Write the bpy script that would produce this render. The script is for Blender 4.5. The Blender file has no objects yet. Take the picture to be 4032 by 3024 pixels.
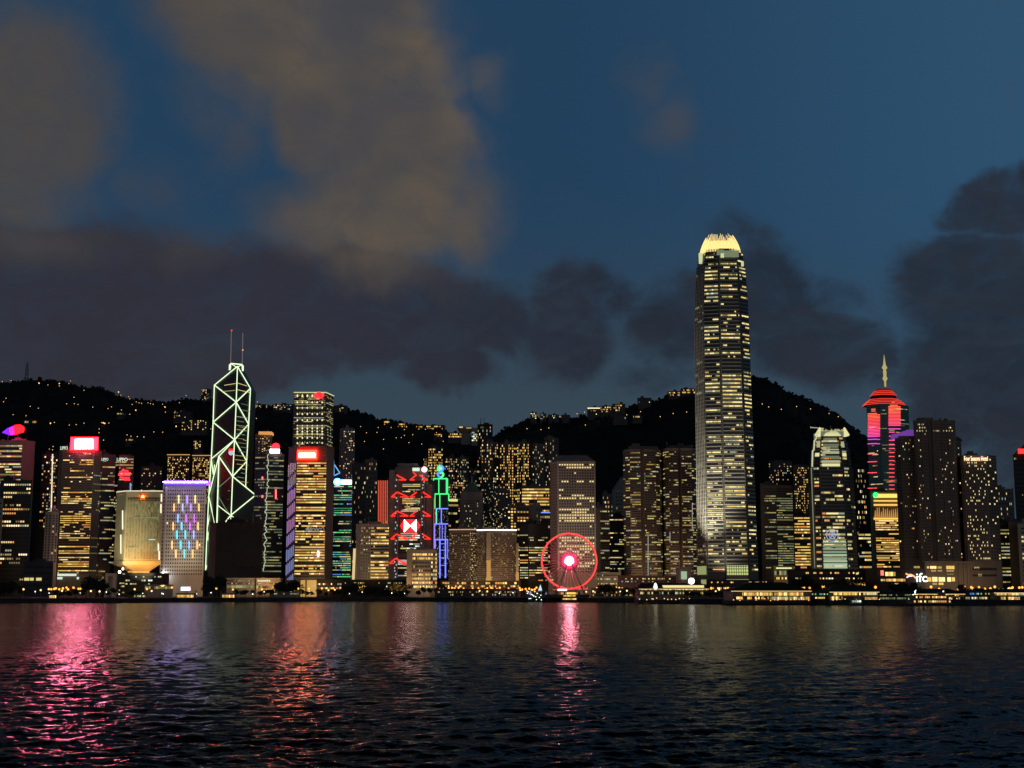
import bpy, math, random
import numpy as np
from mathutils import Vector
R = random.Random(7)
sc = bpy.context.scene
COL = sc.collection

# ------------------------------------------------------------------ camera
FPX, HZ, CAMZ = 5457.0, 2333.0, 9.0            # focal length in photo pixels, horizon row, eye height
PITCH = math.atan((HZ - 1512.0) / FPX)
cam_d = bpy.data.cameras.new('camera'); cam = bpy.data.objects.new('camera', cam_d); COL.objects.link(cam)
cam_d.sensor_width = 36.0; cam_d.lens = FPX / 4032.0 * 36.0; cam_d.clip_start = 0.5; cam_d.clip_end = 20000
cam.location = (0, 0, CAMZ); cam.rotation_euler = (math.pi / 2 + PITCH, 0, 0)
sc.camera = cam
cp, sp = math.cos(PITCH), math.sin(PITCH)
def ray(px, py):
    u = (px - 2016.0) / FPX; v = (1512.0 - py) / FPX
    return Vector((u, cp - v * sp, sp + v * cp))
def P(px, py, D):                               # the point at distance D along +Y seen at photo pixel (px, py)
    r = ray(px, py); s = D / r.y
    return Vector((r.x * s, D, CAMZ + r.z * s))
def lin(c): return tuple(((x / 255.0 + 0.055) / 1.055) ** 2.4 if x > 10 else x / 255.0 / 12.92 for x in c)

# ------------------------------------------------------------------ view
sc.view_settings.view_transform = 'Standard'; sc.view_settings.look = 'None'
sc.view_settings.exposure = 0.0; sc.view_settings.gamma = 1.0
sc.cycles.use_light_tree = True
sc.cycles.max_bounces = 5; sc.cycles.diffuse_bounces = 2; sc.cycles.glossy_bounces = 4
sc.cycles.sample_clamp_indirect = 6.0
try:
    sc.cycles.use_denoising = True; sc.cycles.denoiser = 'OPENIMAGEDENOISE'
except Exception: pass

# ------------------------------------------------------------------ node helper
class NT:
    def __init__(s, tree): s.t = tree; s.n = tree.nodes; s.l = tree.links
    def node(s, typ, **kw):
        n = s.n.new(typ)
        for k, v in kw.items(): setattr(n, k, v)
        return n
    def put(s, sock, v):
        if isinstance(v, bpy.types.NodeSocket): s.l.new(v, sock)
        else: sock.default_value = v
    def math(s, op, a, b=0.0, clamp=False):
        n = s.node('ShaderNodeMath', operation=op, use_clamp=clamp); s.put(n.inputs[0], a); s.put(n.inputs[1], b); return n.outputs[0]
    def vmath(s, op, a, b=None, sc_=None):
        n = s.node('ShaderNodeVectorMath', operation=op); s.put(n.inputs[0], a)
        if b is not None: s.put(n.inputs[1], b)
        if sc_ is not None: s.put(n.inputs['Scale'], sc_)
        return n.outputs['Value'] if op in ('LENGTH', 'DOT_PRODUCT') else n.outputs[0]
    def rng(s, v, a, b, c=0.0, d=1.0, smooth=True):
        n = s.node('ShaderNodeMapRange', interpolation_type='SMOOTHSTEP' if smooth else 'LINEAR')
        s.put(n.inputs[0], v)
        for i, x in zip((1, 2, 3, 4), (a, b, c, d)): s.put(n.inputs[i], x)
        return n.outputs[0]
    def mix(s, f, a, b):
        n = s.node('ShaderNodeMix', data_type='RGBA'); s.put(n.inputs[0], f)
        s.put(n.inputs[6], a if isinstance(a, bpy.types.NodeSocket) else (*a, 1)); s.put(n.inputs[7], b if isinstance(b, bpy.types.NodeSocket) else (*b, 1))
        return n.outputs[2]
    def noise(s, vec, scale, detail=4.0, rough=0.55, dist=0.0, out='Fac'):
        n = s.node('ShaderNodeTexNoise'); s.put(n.inputs['Vector'], vec)
        n.inputs['Scale'].default_value = scale; n.inputs['Detail'].default_value = detail
        n.inputs['Roughness'].default_value = rough; n.inputs['Distortion'].default_value = dist
        return n.outputs[out]

# ------------------------------------------------------------------ dusk sky with clouds (in directions, not in the picture)
world = bpy.data.worlds.new('World'); sc.world = world; world.use_nodes = True
W = NT(world.node_tree); W.n.clear()
wo = W.node('ShaderNodeOutputWorld'); bg = W.node('ShaderNodeBackground'); W.l.new(bg.outputs[0], wo.inputs[0])
tc = W.node('ShaderNodeTexCoord'); sep = W.node('ShaderNodeSeparateXYZ'); W.l.new(tc.outputs['Generated'], sep.inputs[0])
az = W.math('ARCTAN2', sep.outputs[0], sep.outputs[1]); el = W.math('ARCSINE', sep.outputs[2])
cmb = W.node('ShaderNodeCombineXYZ'); W.l.new(az, cmb.inputs[0]); W.l.new(el, cmb.inputs[1])
AE = cmb.outputs[0]
def ae(px, py):
    r = ray(px, py).normalized(); return math.atan2(r.x, r.y), math.asin(r.z)
nz = W.noise(AE, 7.0, 5.0, 0.55, out='Color')
warp = W.vmath('ADD', AE, W.vmath('SCALE', W.vmath('SUBTRACT', nz, (0.5, 0.5, 0.5)), sc_=0.075))
nz2 = W.noise(AE, 26.0, 5.0, 0.6, out='Color')
warp = W.vmath('ADD', warp, W.vmath('SCALE', W.vmath('SUBTRACT', nz2, (0.5, 0.5, 0.5)), sc_=0.022))
U = 4032 / 2212.0
def blob(ux, uy, rx, ry, rot=0, inner=0.35, w=1.0):     # centre and radii in units of the enlarged photo, turned into angles
    a, e = ae(ux * U, uy * U)
    m = W.node('ShaderNodeMapping', vector_type='TEXTURE'); W.l.new(warp, m.inputs[0])
    m.inputs['Location'].default_value = (a, e, 0); m.inputs['Rotation'].default_value = (0, 0, math.radians(rot))
    m.inputs['Scale'].default_value = (rx * U / FPX, ry * U / FPX, 1)
    return W.rng(W.vmath('LENGTH', m.outputs[0]), inner, 1.0, w, 0.0)
def blobs(L):
    acc = None
    for b in L:
        o = blob(*b); acc = o if acc is None else W.math('MAXIMUM', acc, o)
    return acc
tan_m = blobs([(50, 230, 265, 340, 0, .30), (60, 430, 270, 150, 0, .1, .8), (620, 0, 440, 260, 0, .4), (520, 130, 240, 180, -30, .2, .6), (800, 200, 270, 280, -8, .45),
               (840, 420, 300, 210, -12, .30), (660, 470, 240, 170, 0, .05, .8), (1000, 480, 170, 150, 0, .1, .85), (880, 330, 210, 170, 0, .35),
               (1385, 150, 110, 120, -20, .05, .42), (1440, 260, 120, 100, -30, .05, .36), (470, 220, 190, 240, 25, .1, .45), (330, 400, 200, 130, 0, .05, .4), (1040, 190, 110, 120, 0, .05, .4), (830, 560, 330, 140, 0, 0, .62), (90, 540, 330, 120, 0, 0, .55), (420, 540, 260, 110, 0, 0, .35)])
dark_m = blobs([(250, 680, 760, 260, 0, .35), (760, 670, 520, 200, -4, .4), (80, 780, 560, 150, 0, .5), (600, 770, 320, 110, 0, .3, .85), (1040, 680, 270, 150, -20, .25, .9),
                (960, 815, 160, 80, 0, .25, .95), (1230, 740, 190, 180, 0, .2, .95), (1270, 640, 190, 130, 0, .2, .85), (1460, 700, 170, 160, 0, .3, .9), (1640, 650, 190, 210, 0, .3, .92),
                (1600, 520, 150, 100, 0, .1, .62), (1760, 750, 280, 140, 0, .35, .92), (1790, 630, 190, 80, -8, .2, .5), (2110, 640, 220, 180, 0, .4), (2110, 780, 240, 220, 0, .4),
                (2180, 445, 190, 100, 8, .35, .98), (2050, 880, 170, 120, 0, .3, .9), (2260, 900, 280, 240, 0, .3, .8), (1420, 825, 160, 70, 0, .2, .6)])
mpn = W.node('ShaderNodeMapping'); W.l.new(AE, mpn.inputs[0]); mpn.inputs['Scale'].default_value = (1, 1.7, 1); mpn.inputs['Rotation'].default_value = (0, 0, .25)
f1 = W.noise(AE, 10.0, 9.0, 0.62, .5); f2 = W.noise(mpn.outputs[0], 24.0, 8.0, 0.66, .8); fluff = W.noise(mpn.outputs[0], 15.0, 8.0, 0.62, .4)
fl = W.math('ADD', W.math('MULTIPLY', W.math('SUBTRACT', f1, .5), 1.0), W.math('MULTIPLY', W.math('SUBTRACT', f2, .5), .55))
tan_f = W.math('MULTIPLY', W.rng(W.math('ADD', tan_m, W.math('MULTIPLY', fl, .85)), 0.02, 0.98), W.rng(f1, 0.25, 0.6, 0.78, 1.0), True)
dark_f = W.math('MULTIPLY', W.rng(W.math('ADD', dark_m, W.math('MULTIPLY', fl, 1.3)), 0.10, 0.86), W.rng(f2, 0.25, 0.6, 0.74, 1.0), True)
e0 = ae(2016, 1700)[1]; e1 = ae(2016, 0)[1]
base = W.mix(W.rng(el, e0, e1 * .72), lin((59, 76, 89)), lin((38, 69, 98)))
base = W.mix(W.math('MULTIPLY', W.rng(az, 0.02, 0.42), W.rng(el, 0.10, 0.30, 0.25, 1.0)), base, lin((50, 87, 118)))
dcol = W.mix(W.rng(az, -0.22, 0.16), lin((52, 49, 60)), lin((37, 44, 57)))
dcol = W.mix(W.math('MULTIPLY', W.rng(el, .17, .06), .55), dcol, lin((38, 36, 44)))
dcol = W.mix(W.math('MULTIPLY', W.rng(fluff, 0.35, 0.72), 0.6), dcol, lin((50, 54, 63)))
tcol = W.mix(W.rng(W.noise(AE, 5.0, 3.0), 0.35, 0.65), lin((80, 77, 77)), lin((115, 100, 79)))
tcol = W.mix(W.rng(az, -0.30, -0.12), lin((84, 78, 72)), tcol)
tcol = W.mix(W.rng(f2, .35, .68, 0, .45), tcol, lin((72, 72, 78)))
skyc = W.mix(W.math('MULTIPLY', dark_f, 0.93), base, dcol)
skyc = W.mix(W.math('MULTIPLY', tan_f, 0.93), skyc, tcol)
skyc = W.mix(W.rng(el, -0.04, 0.0), lin((14, 16, 22)), skyc)
skyc = W.mix(W.rng(el, .415, .62), skyc, lin((14, 16, 21)))
W.l.new(skyc, bg.inputs[0]); bg.inputs[1].default_value = 0.86

# ------------------------------------------------------------------ the warm glow of the near shore behind the viewer
sd = bpy.data.lights.new('sun', 'SUN'); so = bpy.data.objects.new('sun', sd); COL.objects.link(so)
sd.energy = 0.075; sd.angle = math.radians(50); sd.color = (1.0, 0.79, 0.55)
so.rotation_euler = (math.radians(90 - 11), 0, math.radians(14))

# ------------------------------------------------------------------ materials
MATS = {}
def emat(name, c, s, sample=True, base=(0.02, 0.02, 0.02)):
    if name in MATS: return MATS[name]
    m = bpy.data.materials.new(name); m.use_nodes = True; b = m.node_tree.nodes['Principled BSDF']
    b.inputs['Base Color'].default_value = (*base, 1); b.inputs['Roughness'].default_value = 0.35
    b.inputs['Emission Color'].default_value = (*c, 1); b.inputs['Emission Strength'].default_value = s
    try: m.cycles.emission_sampling = 'AUTO' if sample else 'NONE'
    except Exception: pass
    MATS[name] = m; return m
def smat(name, c, rough=0.8, var=0.3, scale=0.08, metal=0.0, vscale=1.0):
    if name in MATS: return MATS[name]
    m = bpy.data.materials.new(name); m.use_nodes = True; t = NT(m.node_tree); b = t.n['Principled BSDF']
    co = t.node('ShaderNodeTexCoord'); mp = t.node('ShaderNodeMapping'); t.l.new(co.outputs['Object'], mp.inputs[0])
    mp.inputs['Scale'].default_value = (1, 1, vscale)
    f = t.noise(mp.outputs[0], scale, 5.0, 0.6)
    k = t.rng(f, 0.3, 0.7)
    t.l.new(t.mix(k, tuple(x * (1 - var) for x in c), tuple(min(1, x * (1 + var)) for x in c)), b.inputs['Base Color'])
    b.inputs['Roughness'].default_value = rough; b.inputs['Metallic'].default_value = metal
    MATS[name] = m; return m
CONC = smat('pale_concrete', (.42, .37, .32), .85, .18, .05, vscale=.25)
GREY = smat('grey_concrete', (.30, .275, .25), .85, .2, .05, vscale=.25)
BROWN = smat('brown_cladding', (.19, .15, .12), .6, .2, .06, vscale=.3)
PINKST = smat('pink_granite', (.20, .155, .12), .5, .15, .06, vscale=.3)
DARK = smat('dark_cladding', (.055, .05, .05), .5, .25, .07)
BLACK = smat('black_cladding', (.02, .019, .02), .6, .3, .1)
GLASSW = smat('curtain_glass', (.045, .05, .055), .16, .3, .05)
SILVER = smat('silver_cladding', (.36, .35, .31), .38, .12, .04, vscale=.3)
SILVD = smat('silver_spandrel', (.13, .125, .115), .35, .15, .05, vscale=.3)
WHITE = smat('white_render', (.62, .58, .52), .8, .1, .05, vscale=.3)
STEEL = smat('painted_steel', (.30, .30, .31), .5, .2, .2)
ROOFT = smat('dark_roof', (.018, .017, .017), .8, .3, .1)
GREENR = smat('copper_green_roof', (.13, .20, .16), .7, .25, .1)
HILLM = smat('wooded_hill', (.010, .010, .009), .95, .5, .02)
LEAF = smat('tree_leaves', (.05, .055, .03), .8, .45, .4)
TRUNK = smat('tree_bark', (.07, .05, .035), .9, .3, .5)
GROUND = smat('paving', (.09, .085, .08), .9, .3, .05)
QUAY = smat('quay_stone', (.05, .045, .045), .9, .35, .15)
REDP = smat('red_paint', (.35, .04, .03), .5, .15, .2)

WARMW = (1, .74, .30); GOLD = (1, .64, .15); OFFY = (.93, .80, .30); COOLW = (.80, .95, .78); ORNG = (1, .40, .10)
def wm(tag, c, s): return emat('lit_window_' + tag, c, s, False)
PAL = {
 'dark':  [emat('dark_glass', (0, 0, 0), 0, False, (.018, .020, .024))],
 'off':   [wm('office_faint', OFFY, .22), wm('office_dim', OFFY, .45), wm('office', OFFY, .78), wm('office_bright', (1, .82, .36), 1.15), wm('office', OFFY, .78), wm('cool_dim', COOLW, .4), wm('amber', ORNG, .8)],
 'gold':  [wm('gold_dim', GOLD, .45), wm('gold', GOLD, .95), wm('gold_bright', (1, .70, .26), 1.5), wm('gold', GOLD, .9), wm('amber', ORNG, .8)],
 'res':   [wm('warm_faint', WARMW, .18), wm('warm_dim', WARMW, .42), wm('warm', WARMW, .9), wm('warm_bright', (1, .80, .45), 1.5), wm('amber', ORNG, .8), wm('cool_dim', COOLW, .4)],
 'dim':   [wm('warm_faint', WARMW, .18), wm('warm_dim', WARMW, .42), wm('office_faint', OFFY, .22), wm('office_dim', OFFY, .45), wm('office', OFFY, .78), wm('cool_dim', COOLW, .4), wm('gold_dim', GOLD, .45)],
 'green': [wm('green', (.12, .8, .30), .8), wm('office', OFFY, .8), wm('teal', (.10, .65, .55), .6), wm('blue', (.10, .30, .9), .7), wm('office_dim', OFFY, .45), wm('green_dim', (.15, .6, .25), .35)],
 'cool':  [wm('cool_dim', COOLW, .4), wm('cool', COOLW, .85), wm('cool_bright', (.9, 1, .85), 1.4), wm('office', OFFY, .8)],
 'lobby': [wm('lobby', (.80, .95, .52), 1.1), wm('lobby_bright', (.92, 1, .62), 1.6)],
 'round': [wm('round', (1, .80, .36), 1.0), wm('warm', WARMW, .9), wm('round', (1, .80, .36), 1.0)],
 'tall':  [wm('office_faint', OFFY, .22), wm('office_dim', OFFY, .45), wm('office', OFFY, .78), wm('office_bright', (1, .82, .36), 1.15), wm('cool_dim', COOLW, .4), wm('office', OFFY, .78), wm('office_bright', (1, .82, .36), 1.15), wm('gold', GOLD, .95)],
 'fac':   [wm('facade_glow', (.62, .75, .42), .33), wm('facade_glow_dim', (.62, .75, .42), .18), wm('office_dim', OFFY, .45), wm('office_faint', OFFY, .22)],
}
ALLW = []
for v in PAL.values():
    for m in v:
        if m not in ALLW: ALLW.append(m)
WI = {m.name: i for i, m in enumerate(ALLW)}

# ------------------------------------------------------------------ mesh helpers
class MB:
    def __init__(s): s.v = []; s.f = []; s.m = []
    def face(s, pts, m=0):
        i = len(s.v); s.v += [tuple(p) for p in pts]; s.f.append(tuple(range(i, i + len(pts)))); s.m.append(m); return s
    def prism(s, poly, z0, z1, m=0, poly2=None, cap=True):
        q = poly2 or poly; n = len(poly); i = len(s.v)
        s.v += [(x, y, z0) for x, y in poly] + [(x, y, z1) for x, y in q]
        for k in range(n):
            j = (k + 1) % n; s.f.append((i + k, i + j, i + n + j, i + n + k)); s.m.append(m)
        if cap:
            s.f.append(tuple(range(i + n, i + 2 * n))); s.m.append(m)
            s.f.append(tuple(range(i + n - 1, i - 1, -1))); s.m.append(m)
        return s
    def box(s, x0, x1, y0, y1, z0, z1, m=0): return s.prism([(x0, y0), (x1, y0), (x1, y1), (x0, y1)], z0, z1, m)
    def tube(s, a, b, r, n=6, m=0, r2=None):
        a = Vector(a); b = Vector(b); d = b - a
        if d.length < 1e-6: return s
        d.normalize(); u = d.cross(Vector((0, 0, 1)) if abs(d.z) < .9 else Vector((1, 0, 0))).normalized(); w = d.cross(u)
        i = len(s.v); r2 = r if r2 is None else r2
        for p, rr in ((a, r), (b, r2)):
            for k in range(n):
                t = 2 * math.pi * k / n; s.v.append(tuple(p + u * (rr * math.cos(t)) + w * (rr * math.sin(t))))
        for k in range(n):
            j = (k + 1) % n; s.f.append((i + k, i + j, i + n + j, i + n + k)); s.m.append(m)
        s.f.append(tuple(range(i + n - 1, i - 1, -1))); s.m.append(m); s.f.append(tuple(range(i + n, i + 2 * n))); s.m.append(m)
        return s
    def poly(s, pts, r, n=6, m=0):
        for a, b in zip(pts, pts[1:]): s.tube(a, b, r, n, m)
        return s
    def lathe(s, c, prof, n=10, m=0):
        c = Vector(c); i = len(s.v)
        for r, z in prof:
            for k in range(n):
                t = 2 * math.pi * k / n; s.v.append((c.x + r * math.cos(t), c.y + r * math.sin(t), c.z + z))
        for q in range(len(prof) - 1):
            for k in range(n):
                j = (k + 1) % n; s.f.append((i + q * n + k, i + q * n + j, i + (q + 1) * n + j, i + (q + 1) * n + k)); s.m.append(m)
        s.f.append(tuple(i + k for k in range(n - 1, -1, -1))); s.m.append(m)
        e = i + (len(prof) - 1) * n; s.f.append(tuple(e + k for k in range(n))); s.m.append(m)
        return s
    def disc(s, c, r, y0, y1, n=28, m=0):       # a disc facing the water, thickness y0..y1
        poly = [(c[0] + r * math.cos(2 * math.pi * k / n), c[1] + r * math.sin(2 * math.pi * k / n)) for k in range(n)]
        i = len(s.v); s.v += [(x, y0, z) for x, z in poly] + [(x, y1, z) for x, z in poly]
        for k in range(n):
            j = (k + 1) % n; s.f.append((i + k, i + n + k, i + n + j, i + j)); s.m.append(m)
        s.f.append(tuple(i + k for k in range(n))); s.m.append(m); s.f.append(tuple(i + n + k for k in range(n - 1, -1, -1))); s.m.append(m)
        return s
    def build(s, name, mats, parent=None):
        me = bpy.data.meshes.new(name); off = wl(parent) if parent else Vector((0, 0, 0))
        me.from_pydata([(x - off.x, y - off.y, z - off.z) for x, y, z in s.v], [], s.f)
        mats = mats if isinstance(mats, (list, tuple)) else [mats]
        for m in mats: me.materials.append(m)
        if len(mats) > 1: me.polygons.foreach_set('material_index', s.m)
        me.update()
        o = bpy.data.objects.new(name, me); COL.objects.link(o)
        if parent: o.parent = parent
        return o
def wl(o):
    v = Vector((0, 0, 0))
    while o is not None: v += o.location; o = o.parent
    return v
def winobj(mb, name, parent):                    # a mesh whose faces use the window materials: only those in use become slots
    used = sorted(set(mb.m)); mp = {u: i for i, u in enumerate(used)}
    mb.m = [mp[x] for x in mb.m]
    return mb.build(name, [ALLW[u] for u in used], parent)
def tag(o, label, cat, group=None, kind=None):
    if label: o['label'] = label
    if cat: o['category'] = cat
    if group: o['group'] = group
    if kind: o['kind'] = kind
    return o
def thing(name, label, cat, loc, group=None):
    o = bpy.data.objects.new(name, None); COL.objects.link(o); o.location = loc; o.empty_display_size = 2
    return tag(o, label, cat, group)
def dup(root, loc, label=None, group=None, scale=None):
    r = root.copy(); COL.objects.link(r); r.location = loc
    if scale: r.scale = scale
    if label: r['label'] = label
    if group: r['group'] = group
    for ch in list(root.children):
        c = ch.copy(); COL.objects.link(c); c.parent = r
        for g in list(ch.children):
            d = g.copy(); COL.objects.link(d); d.parent = c
    return r
def text(body, parent, loc, width, height, mat, name='lettering'):
    cu = bpy.data.curves.new(name, 'FONT'); cu.body = body; cu.extrude = .15; cu.align_x = 'CENTER'; cu.align_y = 'CENTER'; cu.size = 1
    t_ = bpy.data.objects.new(name, cu); COL.objects.link(t_); bpy.context.view_layer.update()
    me = bpy.data.meshes.new_from_object(t_.evaluated_get(bpy.context.evaluated_depsgraph_get())); bpy.data.objects.remove(t_)
    me.materials.clear(); me.materials.append(mat); o = bpy.data.objects.new(name, me); COL.objects.link(o); bpy.context.view_layer.update()
    d = o.dimensions; o.scale = (width / max(d.x, .01), height / max(d.y, .01), 1)
    o.rotation_euler = (math.pi / 2, 0, 0); o.location = Vector(loc) - wl(parent); o.parent = parent
    return o

LAND = 4.0
# ------------------------------------------------------------------ facades
def F(cols, wf=.7, hf=.5, mode='off', pal='off', p=.4, m=.03): return dict(cols=int(cols * 1.35 + .5) if cols > 5 else cols, wf=wf, hf=hf, mode=mode, pal=pal, p=p, m=m)
def litrow(f, n, t, stair):
    p = f['p'](t) if callable(f['p']) else f['p']
    if f['mode'] == 'res': return [(R.random() < p) or (i in stair and R.random() < .75) for i in range(n)]
    if f['mode'] == 'full': return [R.random() < p for i in range(n)]
    q = min(.97, max(0, R.choice((p * .1, p * .5, p, p * 1.5, p * 2.2)))); out = []; st = R.random() < q
    for i in range(n):
        if R.random() < .2: st = R.random() < q
        out.append(st)
    return out
def window_rows(root, walls, facs, zlo, zhi, nf, warpf=None, name='window_row', off=.12):
    fh = (zhi - zlo) / nf
    stairs = [set(R.sample(range(f['cols']), max(1, f['cols'] // 7))) if f and f['mode'] == 'res' and f['pal'] == 'gold' else set() for f in facs]
    nc = sum(f['cols'] for f in facs if f); single = nc * nf + sum(1 for o in root.children if o.name.startswith('window')) <= 100
    for k in range(nf):
        z = zlo + k * fh; t = (k + .5) / nf; mb = MB()
        for (A, B), f, st in zip(walls, facs, stairs):
            if not f: continue
            A_, B_ = (warpf(A, z), warpf(B, z)) if warpf else (A, B)
            dx, dy = B_[0] - A_[0], B_[1] - A_[1]; L = math.hypot(dx, dy)
            if L < .01: continue
            nx, ny = dy / L * off, -dx / L * off
            n = f['cols']; lit = litrow(f, n, t, st); pal = PAL[f['pal']]; mt = R.choice(pal)
            h0 = z + fh * (1 - f['hf']) / 2; h1 = z + fh * (1 + f['hf']) / 2
            for i in range(n):
                a = f['m'] + (1 - 2 * f['m']) * (i + (1 - f['wf']) / 2) / n; b = f['m'] + (1 - 2 * f['m']) * (i + (1 + f['wf']) / 2) / n
                if f['mode'] != 'off' or R.random() < .3: mt = R.choice(pal)
                m = WI[mt.name] if lit[i] else 0
                x0, y0, x1, y1 = A_[0] + dx * a + nx, A_[1] + dy * a + ny, A_[0] + dx * b + nx, A_[1] + dy * b + ny
                mb.face([(x0, y0, h0), (x1, y1, h0), (x1, y1, h1), (x0, y0, h1)], m)
                if single: winobj(mb, 'window', root); mb = MB()
        if mb.f: winobj(mb, name, root)
def foot(px_list, ymeas, D):
    return [(P(px, ymeas, D + dd).x, D + dd) for px, dd in px_list]
def tower(name, label, D, px, ytop, facs, nf=20, wall=GREY, back=26, ybot=None, ymeas=None, roof=True, group=None, cat='building', z0=LAND, zhi_m=2.0, ystart=None, rooftop=True, wname='window_row'):
    pts = foot(px, ymeas or ytop, D)
    zt = P(px[len(px) // 2][0], ytop, D).z
    xm = sum(p[0] for p in pts) / len(pts)
    root = thing(name, label, cat, (xm, D, z0), group)
    yb = max(p[1] for p in pts) + back
    xr, xl = pts[-1][0], pts[0][0]            # an unmeasured flank turns away from the water
    br = min(xr + (xm - xr) * .04, xr * yb / pts[-1][1] - .3); bl = max(xl + (xm - xl) * .04, xl * yb / pts[0][1] + .3)
    poly = pts + [(max(br, bl + .5), yb), (bl, yb)]
    MB().prism(poly, z0, zt).build('wall', wall, root)
    if roof:
        mb = MB(); cx = sum(p[0] for p in poly) / len(poly); cy = sum(p[1] for p in poly) / len(poly)
        ins = lambda s: [(cx + (x - cx) * s, cy + (y - cy) * s) for x, y in poly]
        mb.prism(ins(1.012), zt + .003, zt + 1.1)
        if rooftop:
            W_ = max(p[0] for p in poly) - min(p[0] for p in poly)
            a = cx + W_ * R.uniform(-.25, .05); w = W_ * R.uniform(.18, .3); h1 = R.uniform(3, 6)
            mb.box(a - w / 2, a + w, cy - 5, cy + 6, zt + 1.103, zt + h1)
            if R.random() < .7: mb.box(a - w * .2, a + w * .45, cy - 3, cy + 4, zt + h1 + .003, zt + h1 + R.uniform(1.5, 4))
            for q in range(R.randrange(2, 6)):
                x = cx + W_ * R.uniform(-.44, .42); mb.box(x, x + R.uniform(1, 3.2), cy - 9.2, cy - 6.2, zt + 1.103, zt + 1.1 + R.uniform(.8, 2.4))
            for q in range(R.randrange(1, 4)):
                x = cx + W_ * R.uniform(-.42, .42); mb.tube((x, cy - 5.6, zt + 1.1), (x, cy - 5.6, zt + R.uniform(4, 11)), R.uniform(.14, .3), 5)
        mb.build('roof', wall if wall not in (WHITE,) else GREY, root)
    walls = list(zip(pts, pts[1:]))
    zl = z0 + 3 if ybot is None else P(px[0][0], ybot, D).z
    window_rows(root, walls, facs, zl, (zt if ystart is None else P(px[0][0], ystart, D).z) - zhi_m, nf, name=wname)
    root['_'] = 0; del root['_']
    return root, pts, zt, xm
def sign_panel(root, name, x0, x1, y0, y1, D, mat, th=1.0, post=None):
    a = P(x0, y1, D); b = P(x1, y0, D)
    mb = MB().box(a.x, b.x, D - th / 2, D + th / 2, a.z, b.z)
    return mb.build(name, mat, root)
# ================================================================== SETTING
rng = np.random.default_rng(5)
def struct(o, name=None): o['kind'] = 'structure'; return o
def grid_object(name, X, Y, Z, mat):
    ny, nx = X.shape
    v = np.stack([X, Y, Z], -1).reshape(-1, 3).astype(np.float32)
    i = (np.arange(ny - 1)[:, None] * nx + np.arange(nx - 1)[None, :]).reshape(-1)
    q = np.stack([i, i + 1, i + nx + 1, i + nx], -1).astype(np.int32)
    me = bpy.data.meshes.new(name); me.vertices.add(len(v)); me.vertices.foreach_set('co', v.ravel())
    me.loops.add(q.size); me.loops.foreach_set('vertex_index', q.ravel())
    me.polygons.add(len(q)); me.polygons.foreach_set('loop_start', np.arange(0, q.size, 4, dtype=np.int32)); me.polygons.foreach_set('loop_total', np.full(len(q), 4, np.int32))
    me.polygons.foreach_set('use_smooth', np.ones(len(q), bool)); me.update(calc_edges=True); me.validate()
    me.materials.append(mat); o = bpy.data.objects.new(name, me); COL.objects.link(o); return o

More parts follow.
